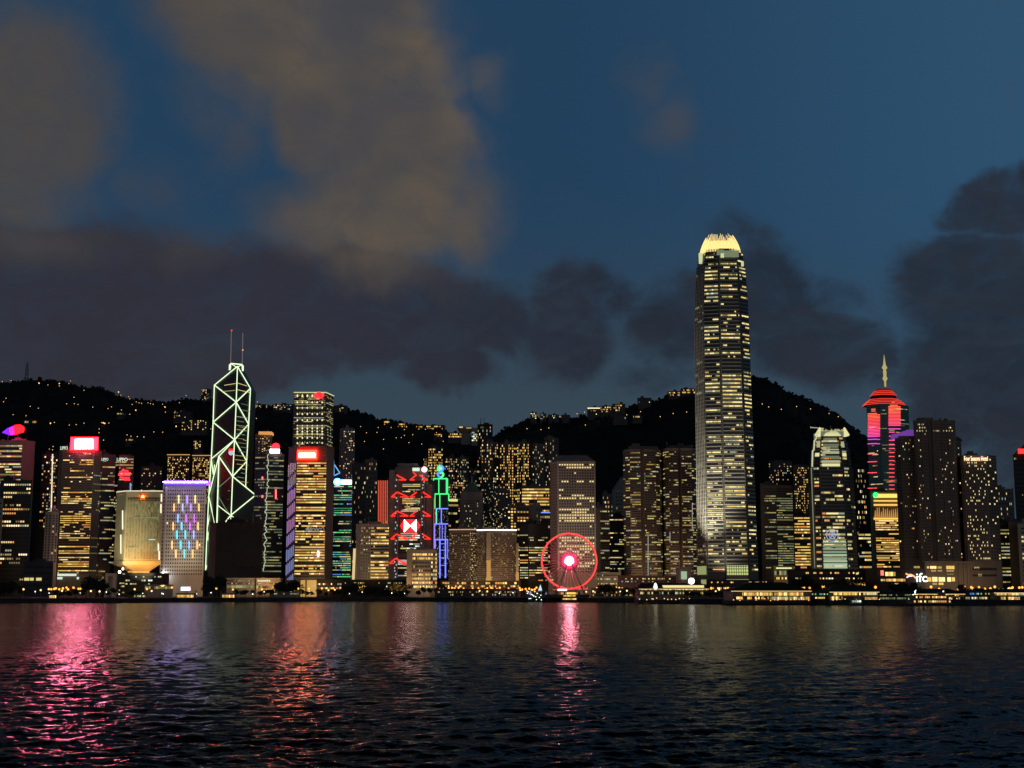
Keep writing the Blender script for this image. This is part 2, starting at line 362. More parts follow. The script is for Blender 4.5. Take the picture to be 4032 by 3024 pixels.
# ---- harbour water: one sheet, finer near the viewer, displaced by travelling waves
def make_water():
    m = bpy.data.materials.new('harbour_water'); m.use_nodes = True; t = NT(m.node_tree); b = t.n['Principled BSDF']
    b.inputs['Base Color'].default_value = (.003, .004, .006, 1); b.inputs['IOR'].default_value = 1.33; b.inputs['Specular IOR Level'].default_value = .13
    geo = t.node('ShaderNodeNewGeometry')
    mp = t.node('ShaderNodeMapping'); t.l.new(geo.outputs['Position'], mp.inputs[0]); mp.inputs['Scale'].default_value = (.62, 1.0, 1)
    n1 = t.noise(mp.outputs[0], 1.5, 3.0, .62, out='Color'); n2 = t.noise(mp.outputs[0], 5.0, 2.0, .5, out='Color'); n3 = t.noise(mp.outputs[0], .045, 2.0, .5)
    s = t.vmath('ADD', t.vmath('MULTIPLY', t.vmath('SUBTRACT', n1, (.5, .5, .5)), (.95, 1.05, 0)), t.vmath('MULTIPLY', t.vmath('SUBTRACT', n2, (.5, .5, .5)), (.7, .7, 0)))
    s = t.vmath('SCALE', s, sc_=t.rng(n3, .3, .7, .62, 1.15))
    t.l.new(t.vmath('NORMALIZE', t.vmath('ADD', geo.outputs['Normal'], s)), b.inputs['Normal'])
    b.inputs['Roughness'].default_value = .13
    mx = t.node('ShaderNodeMixShader'); df = t.node('ShaderNodeBsdfDiffuse'); df.inputs[0].default_value = (.004, .006, .009, 1); mx.inputs[0].default_value = .78
    t.l.new(df.outputs[0], mx.inputs[1]); t.l.new(b.outputs[0], mx.inputs[2]); t.l.new(mx.outputs[0], t.n['Material Output'].inputs[0])   # dark matt share mixed in to weaken the reflections
    y = [-120.0]
    while y[-1] < 40: y.append(y[-1] + 4)
    while y[-1] < 1700: y.append(y[-1] + max(.16, y[-1] ** 2 / 12474 * .42 if y[-1] < 420 else y[-1] * .016))
    y = np.array(y + [1900, 2300, 3200])
    r = np.concatenate([np.linspace(-5, -.6, 14), np.linspace(-.56, .56, 1500), np.linspace(.6, 5, 14)])
    Y = np.repeat(y[:, None], len(r), 1); X = (y[:, None] + 170) * r[None, :]
    sp_ = np.gradient(y)[:, None]; sx = ((y + 170) * (1.12 / 1500))[:, None]
    Z = np.zeros_like(X)
    for k in range(46):
        L = .45 * (6.5 / .45) ** (k / 45.0); th = rng.normal(0.35, .55) + (math.pi / 2); kx, ky = 2 * math.pi / L * math.cos(th), 2 * math.pi / L * math.sin(th)
        A = .0125 * L ** .95 / (1 + (L / 6) ** 1.2); ph = rng.uniform(0, 7)
        fade = np.clip((L / abs(math.sin(th) + 1e-3) / sp_ - 2.2) / 2.0, 0, 1) * np.clip((L / sx - 2.2) / 2, 0, 1)
        gust = .7 + .6 * np.sin(X * .021 * (1 + .3 * math.sin(k)) + k) * np.sin(Y * .017 + 1.7 * k)
        s = np.sin(kx * X + ky * Y + ph); Z += fade * A * gust * (s + .35 * np.cos(2 * (kx * X + ky * Y + ph)))
    Z[:, :14] = 0; Z[:, -14:] = 0
    return struct(grid_object('harbour_water', X, Y, Z, m))
make_water()

# ---- quay line and land
SHORE_PX = [(-1500, 1180), (0, 1200), (500, 1230), (900, 1330), (1350, 1440), (1600, 1440), (2000, 1380), (2200, 1345), (2350, 1290), (2520, 1245), (2690, 1105), (3360, 985), (4032, 985), (5600, 980)]
shore = [((a - 2016) / FPX * d * 1.01, d) for a, d in SHORE_PX]
def shoreY(x):
    for (a, b), (c, d) in zip(shore, shore[1:]):
        if a <= x <= c: return b + (d - b) * (x - a) / (c - a)
    return 1200
mb = MB()
for (a, b), (c, d) in zip(shore, shore[1:]):
    mb.face([(a, b, LAND), (c, d, LAND), (c * 1.9, 3100, LAND), (a * 1.9, 3100, LAND)])
struct(mb.build('ground', GROUND))
mb = MB()
for (a, b), (c, d) in zip(shore, shore[1:]):
    mb.face([(a, b - .6, -3), (c, d - .6, -3), (c, d - .6, LAND + .02), (a, b - .6, LAND + .02)])
    mb.face([(a, b - .6, LAND + .02), (c, d - .6, LAND + .02), (c, d + .9, LAND + .02), (a, b + .9, LAND + .02)])
sw = mb.build('quay_wall', QUAY); struct(sw)
rail = MB()
x = -700.0
while x < 700:
    y_ = shoreY(x) + .4; rail.box(x - .09, x + .09, y_ - .09, y_ + .09, LAND + .02, LAND + 1.15); x += 3.0
for (a, b), (c, d) in zip(shore[1:-1], shore[2:-1]): rail.tube((a, b + .4, LAND + 1.15), (c, d + .4, LAND + 1.15), .07, 4); rail.tube((a, b + .4, LAND + .6), (c, d + .4, LAND + .6), .05, 4)
tag(rail.build('promenade_railing', DARK), 'thin dark railing along the whole edge of the quay', 'railing')

# ---- wooded hills
def fbm(X, Y, seed, base, octs, amp):
    g = np.random.default_rng(seed); Z = np.zeros_like(X); a = amp
    for o in range(octs):
        for _ in range(4):
            th = g.uniform(0, 6.28); k = 2 * math.pi / base * 2 ** o; Z += a * .5 * np.sin(k * (X * math.cos(th) + Y * math.sin(th)) + g.uniform(0, 6.28))
        a *= .52
    return Z
RID1 = [(-900, 1600), (-300, 1530), (0, 1512), (50, 1503), (85, 1497), (120, 1496), (220, 1502), (290, 1516), (340, 1524), (400, 1530), (430, 1548), (470, 1560), (520, 1572), (600, 1582), (680, 1584), (720, 1576), (790, 1574), (850, 1578), (900, 1584), (1000, 1596),
        (1060, 1600), (1150, 1602), (1240, 1602), (1330, 1602), (1370, 1612), (1410, 1622), (1460, 1636), (1480, 1652), (1540, 1656), (1600, 1666), (1680, 1680), (1750, 1686), (1770, 1712), (1830, 1722), (1900, 1726), (1960, 1734), (2050, 1760), (2300, 1800)]
RID2 = [(1880, 1800), (1930, 1735), (1950, 1720), (1985, 1692), (2040, 1665), (2085, 1652), (2150, 1650), (2240, 1648), (2310, 1642), (2380, 1628), (2440, 1612), (2510, 1594), (2580, 1578), (2640, 1560), (2700, 1546), (2750, 1538), (2850, 1500), (2920, 1484), (2970, 1481), (3010, 1490), (3060, 1517), (3110, 1549), (3160, 1566), (3230, 1598), (3290, 1636), (3340, 1676),
        (3380, 1710), (3420, 1745), (3470, 1790), (3540, 1850), (3640, 1930), (3760, 2030), (3900, 2150), (4100, 2260)]
def make_hill(name, rid, Yr, Yf, seed, tail):
    xs = [P(a, b, Yr).x for a, b in rid]; zs = [P(a, b, Yr).z for a, b in rid]
    nx, ny = 420, 90
    X, T = np.meshgrid(np.linspace(xs[0], xs[-1], nx), np.concatenate([np.linspace(0, 1, 64), np.linspace(1.03, 1.9, 26)]))
    Yv = Yf + (Yr - Yf) * T
    zr = np.interp(X, xs, zs)
    g = np.where(T <= 1, np.clip(T, 0, 1) ** .92, 1 - ((np.clip(T, 1, 9) - 1) * 1.05) ** 1.3)
    Z = zr * g + fbm(X, Yv, seed, 420, 3, 22) * np.sin(np.clip(T, 0, 1) * math.pi) + fbm(X, Yv, seed + 1, 60, 3, 2.6) * np.clip(T * 3, 0, 1) * .8
    o = grid_object(name, X, Yv, np.maximum(Z, -5), HILLM); struct(o)
    def h(x, y):
        t = (y - Yf) / (Yr - Yf)
        if t < 0 or t > 1.9: return 0
        i = (x - xs[0]) / (xs[-1] - xs[0]) * (nx - 1); tt = t * 63 if t <= 1 else 64 + (t - 1.03) / .87 * 25
        i = min(max(i, 0), nx - 1); tt = min(max(tt, 0), ny - 1); return float(Z[int(round(tt)), int(round(i))])
    return o, h
hill_a, h_a = make_hill('hill_east', RID1, 3600, 2250, 11, 0)
hill_b, h_b = make_hill('hill_west', RID2, 3150, 2150, 31, 0)
def hill_hit(px, py):
    r = ray(px, py); y = 2150.0
    while y < 4300:
        s = y / r.y; x, z = r.x * s, CAMZ + r.z * s
        h = max(h_a(x, y), h_b(x, y))
        if h >= z and h > 6: return Vector((x, y, h))
        y += 12
    return None
# tree cover that roughens the ridges: nobody could count it
def blobtree(V, Fc, x, y, z, r):
    i = len(V); n = 7
    for q, (k, zz) in enumerate(((.55, -.5), (1, .05), (.75, .6), (.25, 1.0))):
        for a in range(n):
            t = 6.283 * a / n + q * .4; rr = r * k * R.uniform(.7, 1.25); V.append((x + rr * math.cos(t), y + rr * math.sin(t) * .8, z + r * zz * R.uniform(.8, 1.25)))
    for q in range(3):
        for a in range(n):
            b = (a + 1) % n; Fc.append((i + q * n + a, i + q * n + b, i + (q + 1) * n + b, i + (q + 1) * n + a))
    Fc.append(tuple(i + 3 * n + a for a in range(n)))
def forest(name, rid, Yr, hf, label, seed):
    mb = MB()
    for (a, b), (c, d) in zip(rid, rid[1:]):
        n = max(2, int((c - a) / 1.8))
        for k in range(n):
            px = a + (c - a) * R.random(); yy = Yr + R.uniform(-60, 40); x = (px - 2016) / FPX * yy * 1.005
            z = hf(x, yy); r = R.uniform(1.8, 4.2) * (1.4 if R.random() < .1 else 1)
            blobtree(mb.v, mb.f, x, yy, z + r * .25, r)
    for k in range(900):
        px = rid[0][0] + (rid[-1][0] - rid[0][0]) * R.random(); yy = Yr - R.uniform(60, 800); x = (px - 2016) / FPX * yy; z = hf(x, yy)
        if z > 20: blobtree(mb.v, mb.f, x, yy, z + .5, R.uniform(3, 6))
    mb.m = [0] * len(mb.f)
    return tag(mb.build(name, HILLM), label, 'forest', None, 'stuff')
forest('forest', RID1, 3600, h_a, 'dark tree cover on the hill behind the left half of the skyline', 1)
forest('forest', RID2, 3150, h_b, 'dark tree cover on the hill behind the tallest tower', 2)
# ================================================================== LANDMARK TOWERS
def pf(levels):            # brightness of floors by height (0 bottom .. 1 top)
    def f(t):
        for a, b, p in levels:
            if a <= t < b: return p
        return .1
    return f
NEONW = emat('neon_white_green', (.78, 1.0, .60), 1.35); RED_E = emat('neon_red', (1, .03, .02), 1.6); REDHOT = emat('sign_red', (1, .012, .02), 5.0)
WHOT = emat('sign_white_hot', (1, .24, .42), 170.0); WSIGN = emat('sign_white', (1, .95, .85), 2.6); PURP = emat('neon_purple', (.20, .06, 1.0), 3.8)
GREEN_E = emat('neon_green', (.05, .95, .22), 1.5); BLUE_E = emat('neon_blue', (.16, .20, 1.0), 1.8); CYAN_E = emat('neon_cyan', (.12, .55, 1.0), 1.6)
CROWN = emat('crown_light', (1, .72, .26), 1.3); CROWND = emat('crown_drum_glow', (1, .72, .24), 1.1); EAVE = emat('eave_light', (.95, .9, .45), 1.2)
ORL = emat('orange_uplight', (1, .42, .09), 1.2); PEACH = emat('roof_edge_peach', (1, .62, .36), .75)

# ---- tapering glass towers with a finned crown (the tall one and its smaller sibling)
def finned_tower(label, D, base_px, base_y, levels, nf, pfun, crown_y, crown_tip_y, floor_top_y, bot_y, lobby):
    (xl, xr) = base_px[0][0], base_px[-1][0]
    A0 = foot(base_px, base_y, D); xm = (A0[0][0] + A0[-1][0]) / 2; ym = D + 28
    root = thing('finned_tower', label, 'skyscraper', (xm, D, LAND))
    W0 = A0[-1][0] - A0[0][0]
    lev = []
    for (y, a, b) in levels:
        z = P(a, y, D).z; lev.append((z, (P(b, y, D).x - P(a, y, D).x) / W0, (P(b, y, D).x + P(a, y, D).x) / 2 - xm))
    lev.sort()
    zz = [l[0] for l in lev]; ss = [l[1] for l in lev]; oo = [l[2] for l in lev]
    def warp(p, z):
        s = float(np.interp(z, zz, ss)); o = float(np.interp(z, zz, oo)) * .5
        return (xm + (p[0] - xm) * s + o, ym + (p[1] - ym) * s)
    poly0 = A0 + [(A0[-1][0] - W0 * .08, D + 52), (A0[0][0] + W0 * .12, D + 58)]
    mb = MB(); zs = [LAND] + [z for z in zz if z > LAND + 5]
    for z0, z1 in zip(zs, zs[1:]): mb.prism([warp(p, z0) for p in poly0], z0, z1, 0, [warp(p, z1) for p in poly0], cap=(z1 == zs[-1]))
    mb.build('wall', SILVD, root)
    # silver floor edges and corner piers
    zt = P(xm, floor_top_y, D).z; zb = P(xm, bot_y, D).z; fh = (zt - zb) / nf
    walls = list(zip(A0, A0[1:]))
    for i, p in enumerate(A0):
        if i in (0, len(A0) - 1): continue
        mb = MB(); seg = 14
        for k in range(seg):
            z0 = LAND + (zt - LAND) * k / seg; z1 = LAND + (zt - LAND) * (k + 1) / seg
            a, b = warp(p, z0), warp(p, z1); mb.tube((a[0], a[1] - .25, z0), (b[0], b[1] - .25, z1), .55, 5)
        mb.build('corner_pier', SILVD if i % 2 else DARK, root)
    return root, A0, walls, warp, zb, zt, fh, xm, ym

# the tall one
lv = [(2290, 2757, 2988), (1900, 2751, 2972), (1500, 2744, 2957), (1385, 2743, 2953), (1300, 2741.5, 2950), (1180, 2743, 2945), (1080, 2748, 2939), (1036, 2751, 2935), (1030, 2754, 2931), (996, 2757, 2928), (990, 2763, 2922), (972, 2766, 2919)]
D2 = 1480
root, A0, walls, warp, zb, zt, fh, xm, ym = finned_tower('tallest tapering glass tower with a glowing golden finned crown', D2,
    [(2757, 30), (2796, 4), (2862, 0), (2866, -1.5), (2951, -1.2), (2956, .3), (2988, 10)], 2290, lv, 84, None, 963, 905, 985, 2250, True)
NF = 84
def p_tall(t):
    for a, b, p in [(0, .05, .2), (.05, .12, .3), (.12, .26, .5), (.26, .29, .08), (.29, .42, .5), (.42, .44, .03), (.44, .50, .4), (.50, .61, 1.0), (.61, .625, .4), (.625, .66, .02), (.66, .69, .8), (.69, .72, .25), (.72, .80, .62), (.80, .825, .1), (.825, .95, .62), (.95, 1.01, .4)]:
        if a <= t < b: return p
    return .2
def p_faint(t): return .10
window_rows(root, walls, [F(9, .86, .46, 'off', 'fac', .2), F(15, .92, .36, 'off', 'tall', p_tall, .05), None, F(18, .92, .36, 'off', 'tall', p_tall, .04), None, F(8, .92, .36, 'off', 'tall', p_tall, .06)], zb, zt, NF, warp, off=.3)
# pale left flank, floodlit from its foot, and bright spandrel bands
mb = MB()
for k in range(NF):
    z0 = zb + fh * (k - .08); z1 = zb + fh * (k + .12)
    for wi in (0, 1, 3, 5):
        A, B = warp(walls[wi][0], z0), warp(walls[wi][1], z0); dx, dy = B[0] - A[0], B[1] - A[1]; L = math.hypot(dx, dy); nx, ny = dy / L * .5, -dx / L * .5
        mb.face([(A[0] + nx, A[1] + ny, z0), (B[0] + nx, B[1] + ny, z0), (B[0] + nx, B[1] + ny, z1), (A[0] + nx, A[1] + ny, z1)])
        mb.face([(A[0] + nx, A[1] + ny, z1), (B[0] + nx, B[1] + ny, z1), (B[0], B[1], z1), (A[0], A[1], z1)])
mb.build('floor_bands', smat('floor_band_metal', (.34, .33, .29), .4, .12, .04, vscale=.3), root)
mb = MB()
zs_ = np.linspace(zb, zt, 30)
for z0, z1 in zip(zs_, zs_[1:]):
    a0, b0, a1, b1 = warp(A0[0], z0), warp(A0[1], z0), warp(A0[0], z1), warp(A0[1], z1)
    for k in range(6):
        f = (k + .5) / 6; mb.tube((a0[0] + (b0[0] - a0[0]) * f - .5, a0[1] + (b0[1] - a0[1]) * f - .35, z0), (a1[0] + (b1[0] - a1[0]) * f - .5, a1[1] + (b1[1] - a1[1]) * f - .35, z1), .5, 4)
mb.build('mullions', SILVER, root)
# lit lobby panels at the foot
def wallpanel(wi, ya, yb, mat, name, f0=0.06, f1=.94, grid=0, off=1.1):
    za, zc = P(2850, yb, D2).z, P(2850, ya, D2).z; mb = MB()
    A, B = warp(walls[wi][0], za), warp(walls[wi][1], za); dx, dy = B[0] - A[0], B[1] - A[1]; L = math.hypot(dx, dy); nx, ny = dy / L * off, -dx / L * off
    q = lambda f, z, e=1: (A[0] + dx * f + nx * e, A[1] + dy * f + ny * e, z)
    mb.face([q(f0, za), q(f1, za), q(f1, zc), q(f0, zc)], 0)
    for g in range(1, grid):
        f = f0 + (f1 - f0) * g / grid; w = .012
        mb.face([q(f - w, za, 1.15), q(f + w, za, 1.15), q(f + w, zc, 1.15), q(f - w, zc, 1.15)], 1)
    if grid:
        for h in (.28, .62, .9):
            z = za + (zc - za) * h; mb.face([q(f0, z - .35, 1.2), q(f1, z - .35, 1.2), q(f1, z + .35, 1.2), q(f0, z + .35, 1.2)], 1)
    return mb.build(name, [mat, DARK], root)
LOB = emat('lobby_glow', (.72, .82, .30), .75); LOBS = emat('lobby_glow_soft', (.60, .66, .26), .45)
wallpanel(3, 2226, 2264, LOB, 'lobby_window', .03, .97, 9); wallpanel(0, 2228, 2262, LOBS, 'lobby_window', .05, .95); wallpanel(0, 2282, 2300, LOBS, 'lobby_window', .05, .95); wallpanel(3, 2281, 2294, LOBS, 'lobby_window', 0, 1)
wallpanel(1, 2240, 2244, ORL, 'lobby_window', .3, .98); wallpanel(1, 2292, 2297, ORL, 'lobby_window', .35, .98)
# crown
zc0 = P(xm, 976, D2).z; zc1 = P(xm, 938, D2).z
base = [warp(p, zc0) for p in ([A0[0]] + A0[1:2] + [A0[2], A0[4], A0[6]] + [(A0[-1][0] - 6, D2 + 52), (A0[0][0] + 6, D2 + 58)])]
ccx, ccy = sum(p[0] for p in base) / len(base), sum(p[1] for p in base) / len(base)
shr = lambda s: [(ccx + (x - ccx) * s, ccy + (y - ccy) * s) for x, y in base]
MB().prism(shr(.93), zc0, zc1, 0, shr(.84)).build('crown', CROWND, root)  # drum and fins glow by themselves to look lit by lamps
nfin = 84
per = []
for i in range(len(base)):
    a, b = base[i], base[(i + 1) % len(base)]; L = math.hypot(b[0] - a[0], b[1] - a[1]); per.append((a, b, L))
tot = sum(q[2] for q in per)
for k in range(nfin):
    s = tot * (k + .5) / nfin
    for a, b, L in per:
        if s <= L: break
        s -= L
    x, y = a[0] + (b[0] - a[0]) * s / L, a[1] + (b[1] - a[1]) * s / L
    up = R.uniform(.68, .98) * (P(xm, 905, D2).z - zc0); mb = MB(); pts = []
    for q in range(6):
        t = q / 5; sc_ = 1 - .34 * t ** 1.7; pts.append((ccx + (x - ccx) * sc_, ccy + (y - ccy) * sc_, zc0 - 2 + (up + 2) * t))
    for q, (p1, p2) in enumerate(zip(pts, pts[1:])): mb.tube(p1, p2, .62 * (1 - q * .13), 4, 0, .62 * (1 - (q + 1) * .13))
    mb.build('crown_fin', CROWN, root)
# glowing shoulders below the crown
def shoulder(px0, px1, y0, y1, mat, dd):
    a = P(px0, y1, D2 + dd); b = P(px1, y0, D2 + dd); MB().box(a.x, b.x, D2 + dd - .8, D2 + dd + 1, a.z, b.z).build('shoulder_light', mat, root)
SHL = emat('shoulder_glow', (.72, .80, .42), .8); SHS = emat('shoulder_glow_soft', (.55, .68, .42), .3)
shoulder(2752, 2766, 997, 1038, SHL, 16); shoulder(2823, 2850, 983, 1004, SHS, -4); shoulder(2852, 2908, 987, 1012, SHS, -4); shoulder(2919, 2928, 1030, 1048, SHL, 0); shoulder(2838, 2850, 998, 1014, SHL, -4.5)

# the smaller sibling
D1 = 1520
lv1 = [(2240, 3210, 3386), (2000, 3202, 3374), (1842, 3194, 3364), (1838, 3197, 3358), (1770, 3203, 3352), (1766, 3207, 3347), (1735, 3210, 3343), (1731, 3216, 3338), (1712, 3220, 3334)]
root, A0, walls, warp, zb, zt, fh, xm, ym = finned_tower('shorter finned glass tower with a greenish floodlit crown and lit foot', D1,
    [(3210, 20), (3224, 3), (3246, 0), (3249, -1.2), (3345, -1.2), (3348, 0), (3368, 3), (3386, 16)], 2240, lv1, 38, None, 0, 0, 1716, 2236, False)
def p_small(t):
    for a, b, p in [(0, .2, .55), (.2, .42, .4), (.42, .58, .38), (.58, .74, .3), (.74, .76, .9), (.76, 1.1, .5)]:
        if a <= t < b: return p
    return .3
window_rows(root, walls, [None, F(5, .8, .5, 'off', 'off', p_small), None, F(16, .9, .5, 'off', 'off', p_small, .04), None, F(4, .85, .5, 'off', 'off', p_small), F(3, .8, .5, 'off', 'dim', .2)], zb, zt, 38, warp, off=.3)
def band1(y0, y1, mat, name, f0=.0, f1=1.0, wi=3, off=.9):
    z0, z1 = P(3290, y1, D1).z, P(3290, y0, D1).z; A, B = warp(walls[wi][0], z0), warp(walls[wi][1], z0); A2, B2 = warp(walls[wi][0], z1), warp(walls[wi][1], z1)
    l = lambda a, b, f: (a[0] + (b[0] - a[0]) * f, a[1] + (b[1] - a[1]) * f - off)
    a, b, c, d = l(A, B, f0), l(A, B, f1), l(A2, B2, f1), l(A2, B2, f0)
    MB().prism([a, b, (b[0], b[1] + .3), (a[0], a[1] + .3)], z0, z1, 0, [d, c, (c[0], c[1] + .3), (d[0], d[1] + .3)]).build(name, mat, root)
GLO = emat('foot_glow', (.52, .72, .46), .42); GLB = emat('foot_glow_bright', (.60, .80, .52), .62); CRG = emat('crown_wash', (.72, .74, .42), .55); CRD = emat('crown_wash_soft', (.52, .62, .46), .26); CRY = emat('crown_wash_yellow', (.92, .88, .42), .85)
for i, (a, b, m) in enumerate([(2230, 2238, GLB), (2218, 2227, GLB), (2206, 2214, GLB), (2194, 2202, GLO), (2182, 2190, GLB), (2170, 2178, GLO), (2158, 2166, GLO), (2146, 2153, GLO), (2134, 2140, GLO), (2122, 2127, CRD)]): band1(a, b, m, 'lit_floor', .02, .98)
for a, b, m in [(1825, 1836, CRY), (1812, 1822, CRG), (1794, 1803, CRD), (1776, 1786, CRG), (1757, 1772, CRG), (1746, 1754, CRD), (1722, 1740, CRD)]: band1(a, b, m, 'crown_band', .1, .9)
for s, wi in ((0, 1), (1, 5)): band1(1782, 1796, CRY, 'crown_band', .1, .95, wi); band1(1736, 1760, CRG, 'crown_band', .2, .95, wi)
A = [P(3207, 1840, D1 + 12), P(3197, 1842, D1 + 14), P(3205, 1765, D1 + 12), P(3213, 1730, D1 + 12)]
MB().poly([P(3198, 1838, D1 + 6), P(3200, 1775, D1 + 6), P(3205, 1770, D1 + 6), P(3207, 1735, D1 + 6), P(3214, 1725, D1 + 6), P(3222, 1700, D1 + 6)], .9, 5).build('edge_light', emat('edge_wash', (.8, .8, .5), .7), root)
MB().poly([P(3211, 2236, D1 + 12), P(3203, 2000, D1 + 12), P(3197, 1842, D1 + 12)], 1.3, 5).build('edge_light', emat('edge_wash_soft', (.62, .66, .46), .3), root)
zc0 = P(xm, 1716, D1).z
for k in range(26):
    t = k / 25; px = 3224 + (3330 - 3224) * t; h = 1690 if 1 < k < 24 else 1684
    a = P(px, 1716, D1 + 4 + 10 * (abs(t - .5) * 2) ** 2); b = P(3277 + (px - 3277) * .9, h + R.uniform(-3, 5), D1 + 9 + 6 * (abs(t - .5) * 2) ** 2); MB().tube(a, b, .55, 4, 0, .2).build('crown_fin', CRY, root)
a, b = P(3226, 1716, D1 + 6), P(3328, 1697, D1 + 6); MB().box(a.x, b.x, D1 + 8, D1 + 34, a.z, b.z).build('crown', CRD, root)
mb = MB()
for px in (3219, 3333): a = P(px, 1716, D1 + 8); b = P(3277 + (px - 3277) * .84, 1684, D1 + 10); mb.tube(a, b, 3.6, 6, 0, 1.0)
mb.build('crown_shoulder', CRY, root)
mb = MB(); mb.tube(P(3192, 1683, D1 + 20), P(3244, 1687, D1 + 20), .5, 5); mb.tube(P(3192, 1679, D1 + 20), P(3192, 1686, D1 + 20), .4, 5); mb.tube(P(3236, 1700, D1 + 20), P(3238, 1685, D1 + 20), .5, 5); mb.build('roof_crane', emat('crane_wash', (.9, .86, .6), .45), root)
MB().tube(P(3270, 1700, D1 + 20), P(3270, 1676, D1 + 20), .25, 5).build('mast', STEEL, root)
# round blue-white projected emblem on the glass
c = P(3275, 2108, D1); mb = MB()
for r_ in (6.4, 3.6):
    pts = [(c.x + r_ * math.cos(q * .3142), D1 - 2.6, c.z + r_ * math.sin(q * .3142)) for q in range(21)]; mb.poly(pts, .42, 4)
for q in range(5): mb.tube((c.x, D1 - 2.6, c.z), (c.x + 5 * math.cos(q * 1.257 + 1.57), D1 - 2.6, c.z + 5 * math.sin(q * 1.257 + 1.57)), .5, 4)
mb.build('emblem', emat('emblem_light', (.62, .72, 1.0), .55), root)

# ---- triangular braced glass tower outlined in white light
DB = 1800
C = [P(936, 1443, DB), P(931, 1584, DB), P(924.5, 1732, DB), P(917, 1876, DB), P(911, 2029, DB), P(908, 2100, DB), P(900, 2290, DB)]
dl, dr = 28, 22
Lp = [P(845, 1517, DB + dl), P(840, 1663, DB + dl), P(833, 1807, DB + dl), P(823, 1953, DB + dl), P(816, 2100, DB + dl), P(810, 2245, DB + dl), P(808, 2290, DB + dl)]
Rp = [P(987, 1530, DB + dr), P(980, 1671, DB + dr), P(972, 1817, DB + dr), P(966, 1960, DB + dr), P(962, 2100, DB + dr), P(955, 2290, DB + dr)]
V = [P(863, 1797, DB + 8), P(855, 2059, DB + 8), P(850, 2290, DB + 8)]
E = [P(1008, 1950, DB + 6), P(1001, 2062, DB + 6), P(990, 2290, DB + 6)]
root = thing('braced_tower', 'angular glass tower outlined in white light tubes with a twin mast top', 'skyscraper', (C[0].x, DB, LAND))
back = lambda p, d=40: Vector((p.x, DB + d + 20, p.z))
mb = MB()
mb.face([Lp[6], C[6], C[0], Lp[0]]); mb.face([C[6], Rp[5], Rp[0], C[0]])
mb.face([Lp[0], C[0], back(C[0])]); mb.face([C[0], Rp[0], back(C[0])]); mb.face([Lp[0], back(C[0]), back(Lp[0]), back(Lp[6]), Lp[6]]); mb.face([Rp[0], Rp[5], back(Rp[5]), back(Rp[0])]); mb.face([Rp[0], back(Rp[0]), back(C[0])]); mb.face([back(C[0]), back(Rp[0]), back(Rp[5]), back(Lp[6]), back(Lp[0])])
mb.face([V[2], C[6] + Vector((0, -.5, 0)), C[2] + Vector((0, -.5, 0)), V[0]]); mb.face([Lp[6], V[2], V[0], Lp[2]]); mb.face([Lp[2], V[0], C[2]])
e_ = Vector((0, -1, 0)); mb.face([C[6] + e_, E[2], E[0], C[3] + e_]); mb.face([E[0], E[2], Rp[5], Rp[3]]); mb.face([C[3] + e_, E[0], Rp[3]])
bw = mb.build('wall', emat('braced_glass', (0, 0, 0), 0, False, (.022, .025, .028)), root)
def bar(pts, r=.85, mat=NEONW, n='light_tube', dy=-1.6):
    return MB().poly([p + Vector((0, dy, 0)) for p in pts], r * .75, 6).build(n, mat, root)
bar(C[:6]); bar(Lp[:6]); bar([Lp[0], C[0], Rp[0]]); bar(Rp[:5], .9)
bar([Lp[0], C[1], Lp[1]]); bar([Lp[1], C[2]]); bar([C[2], Lp[2]], .75); bar([Rp[0], C[1], Rp[1], C[2], Rp[2], C[3]], .9); bar([C[2], V[0]]); bar(V[:2], 1.1); bar([V[0], C[3]], 1.0, dy=-3)
bar([C[3], E[0], C[4]], 1.0, dy=-3); bar(E[:2], 1.0); bar([C[4], P(884, 2062, DB)], .9, dy=-3); bar([C[4], P(951, 2062, DB)], .7, dy=-3); bar([P(861, 1990, DB), C[4]], .8, dy=-8)
bar([P(861, 1925, DB), C[3]], .45, emat('neon_faint', (.8, .9, .7), .35), dy=-7); bar([P(864, 1955, DB), P(890, 2000, DB), C[4]], .45, emat('neon_faint', (.8, .9, .7), .35), dy=-7)
bar([V[0], Lp[3]], .9, dy=-2); bar([Lp[2], P(841, 1868, DB + 18), P(846, 1830, DB + 18)], .8, dy=-2); bar([Lp[3], P(846, 2059, DB + 16)], .9, dy=-2)
bar([P(818, 2075, DB + dl), P(832, 2000, DB + dl)], .8); bar([P(817, 2095, DB + dl), P(823, 2142, DB + dl)], .8); bar([P(832, 2055, DB + dl), P(815, 2130, DB + dl)], .8); bar([P(810, 2245, DB + dl), P(819, 2216, DB + dl)], .8)
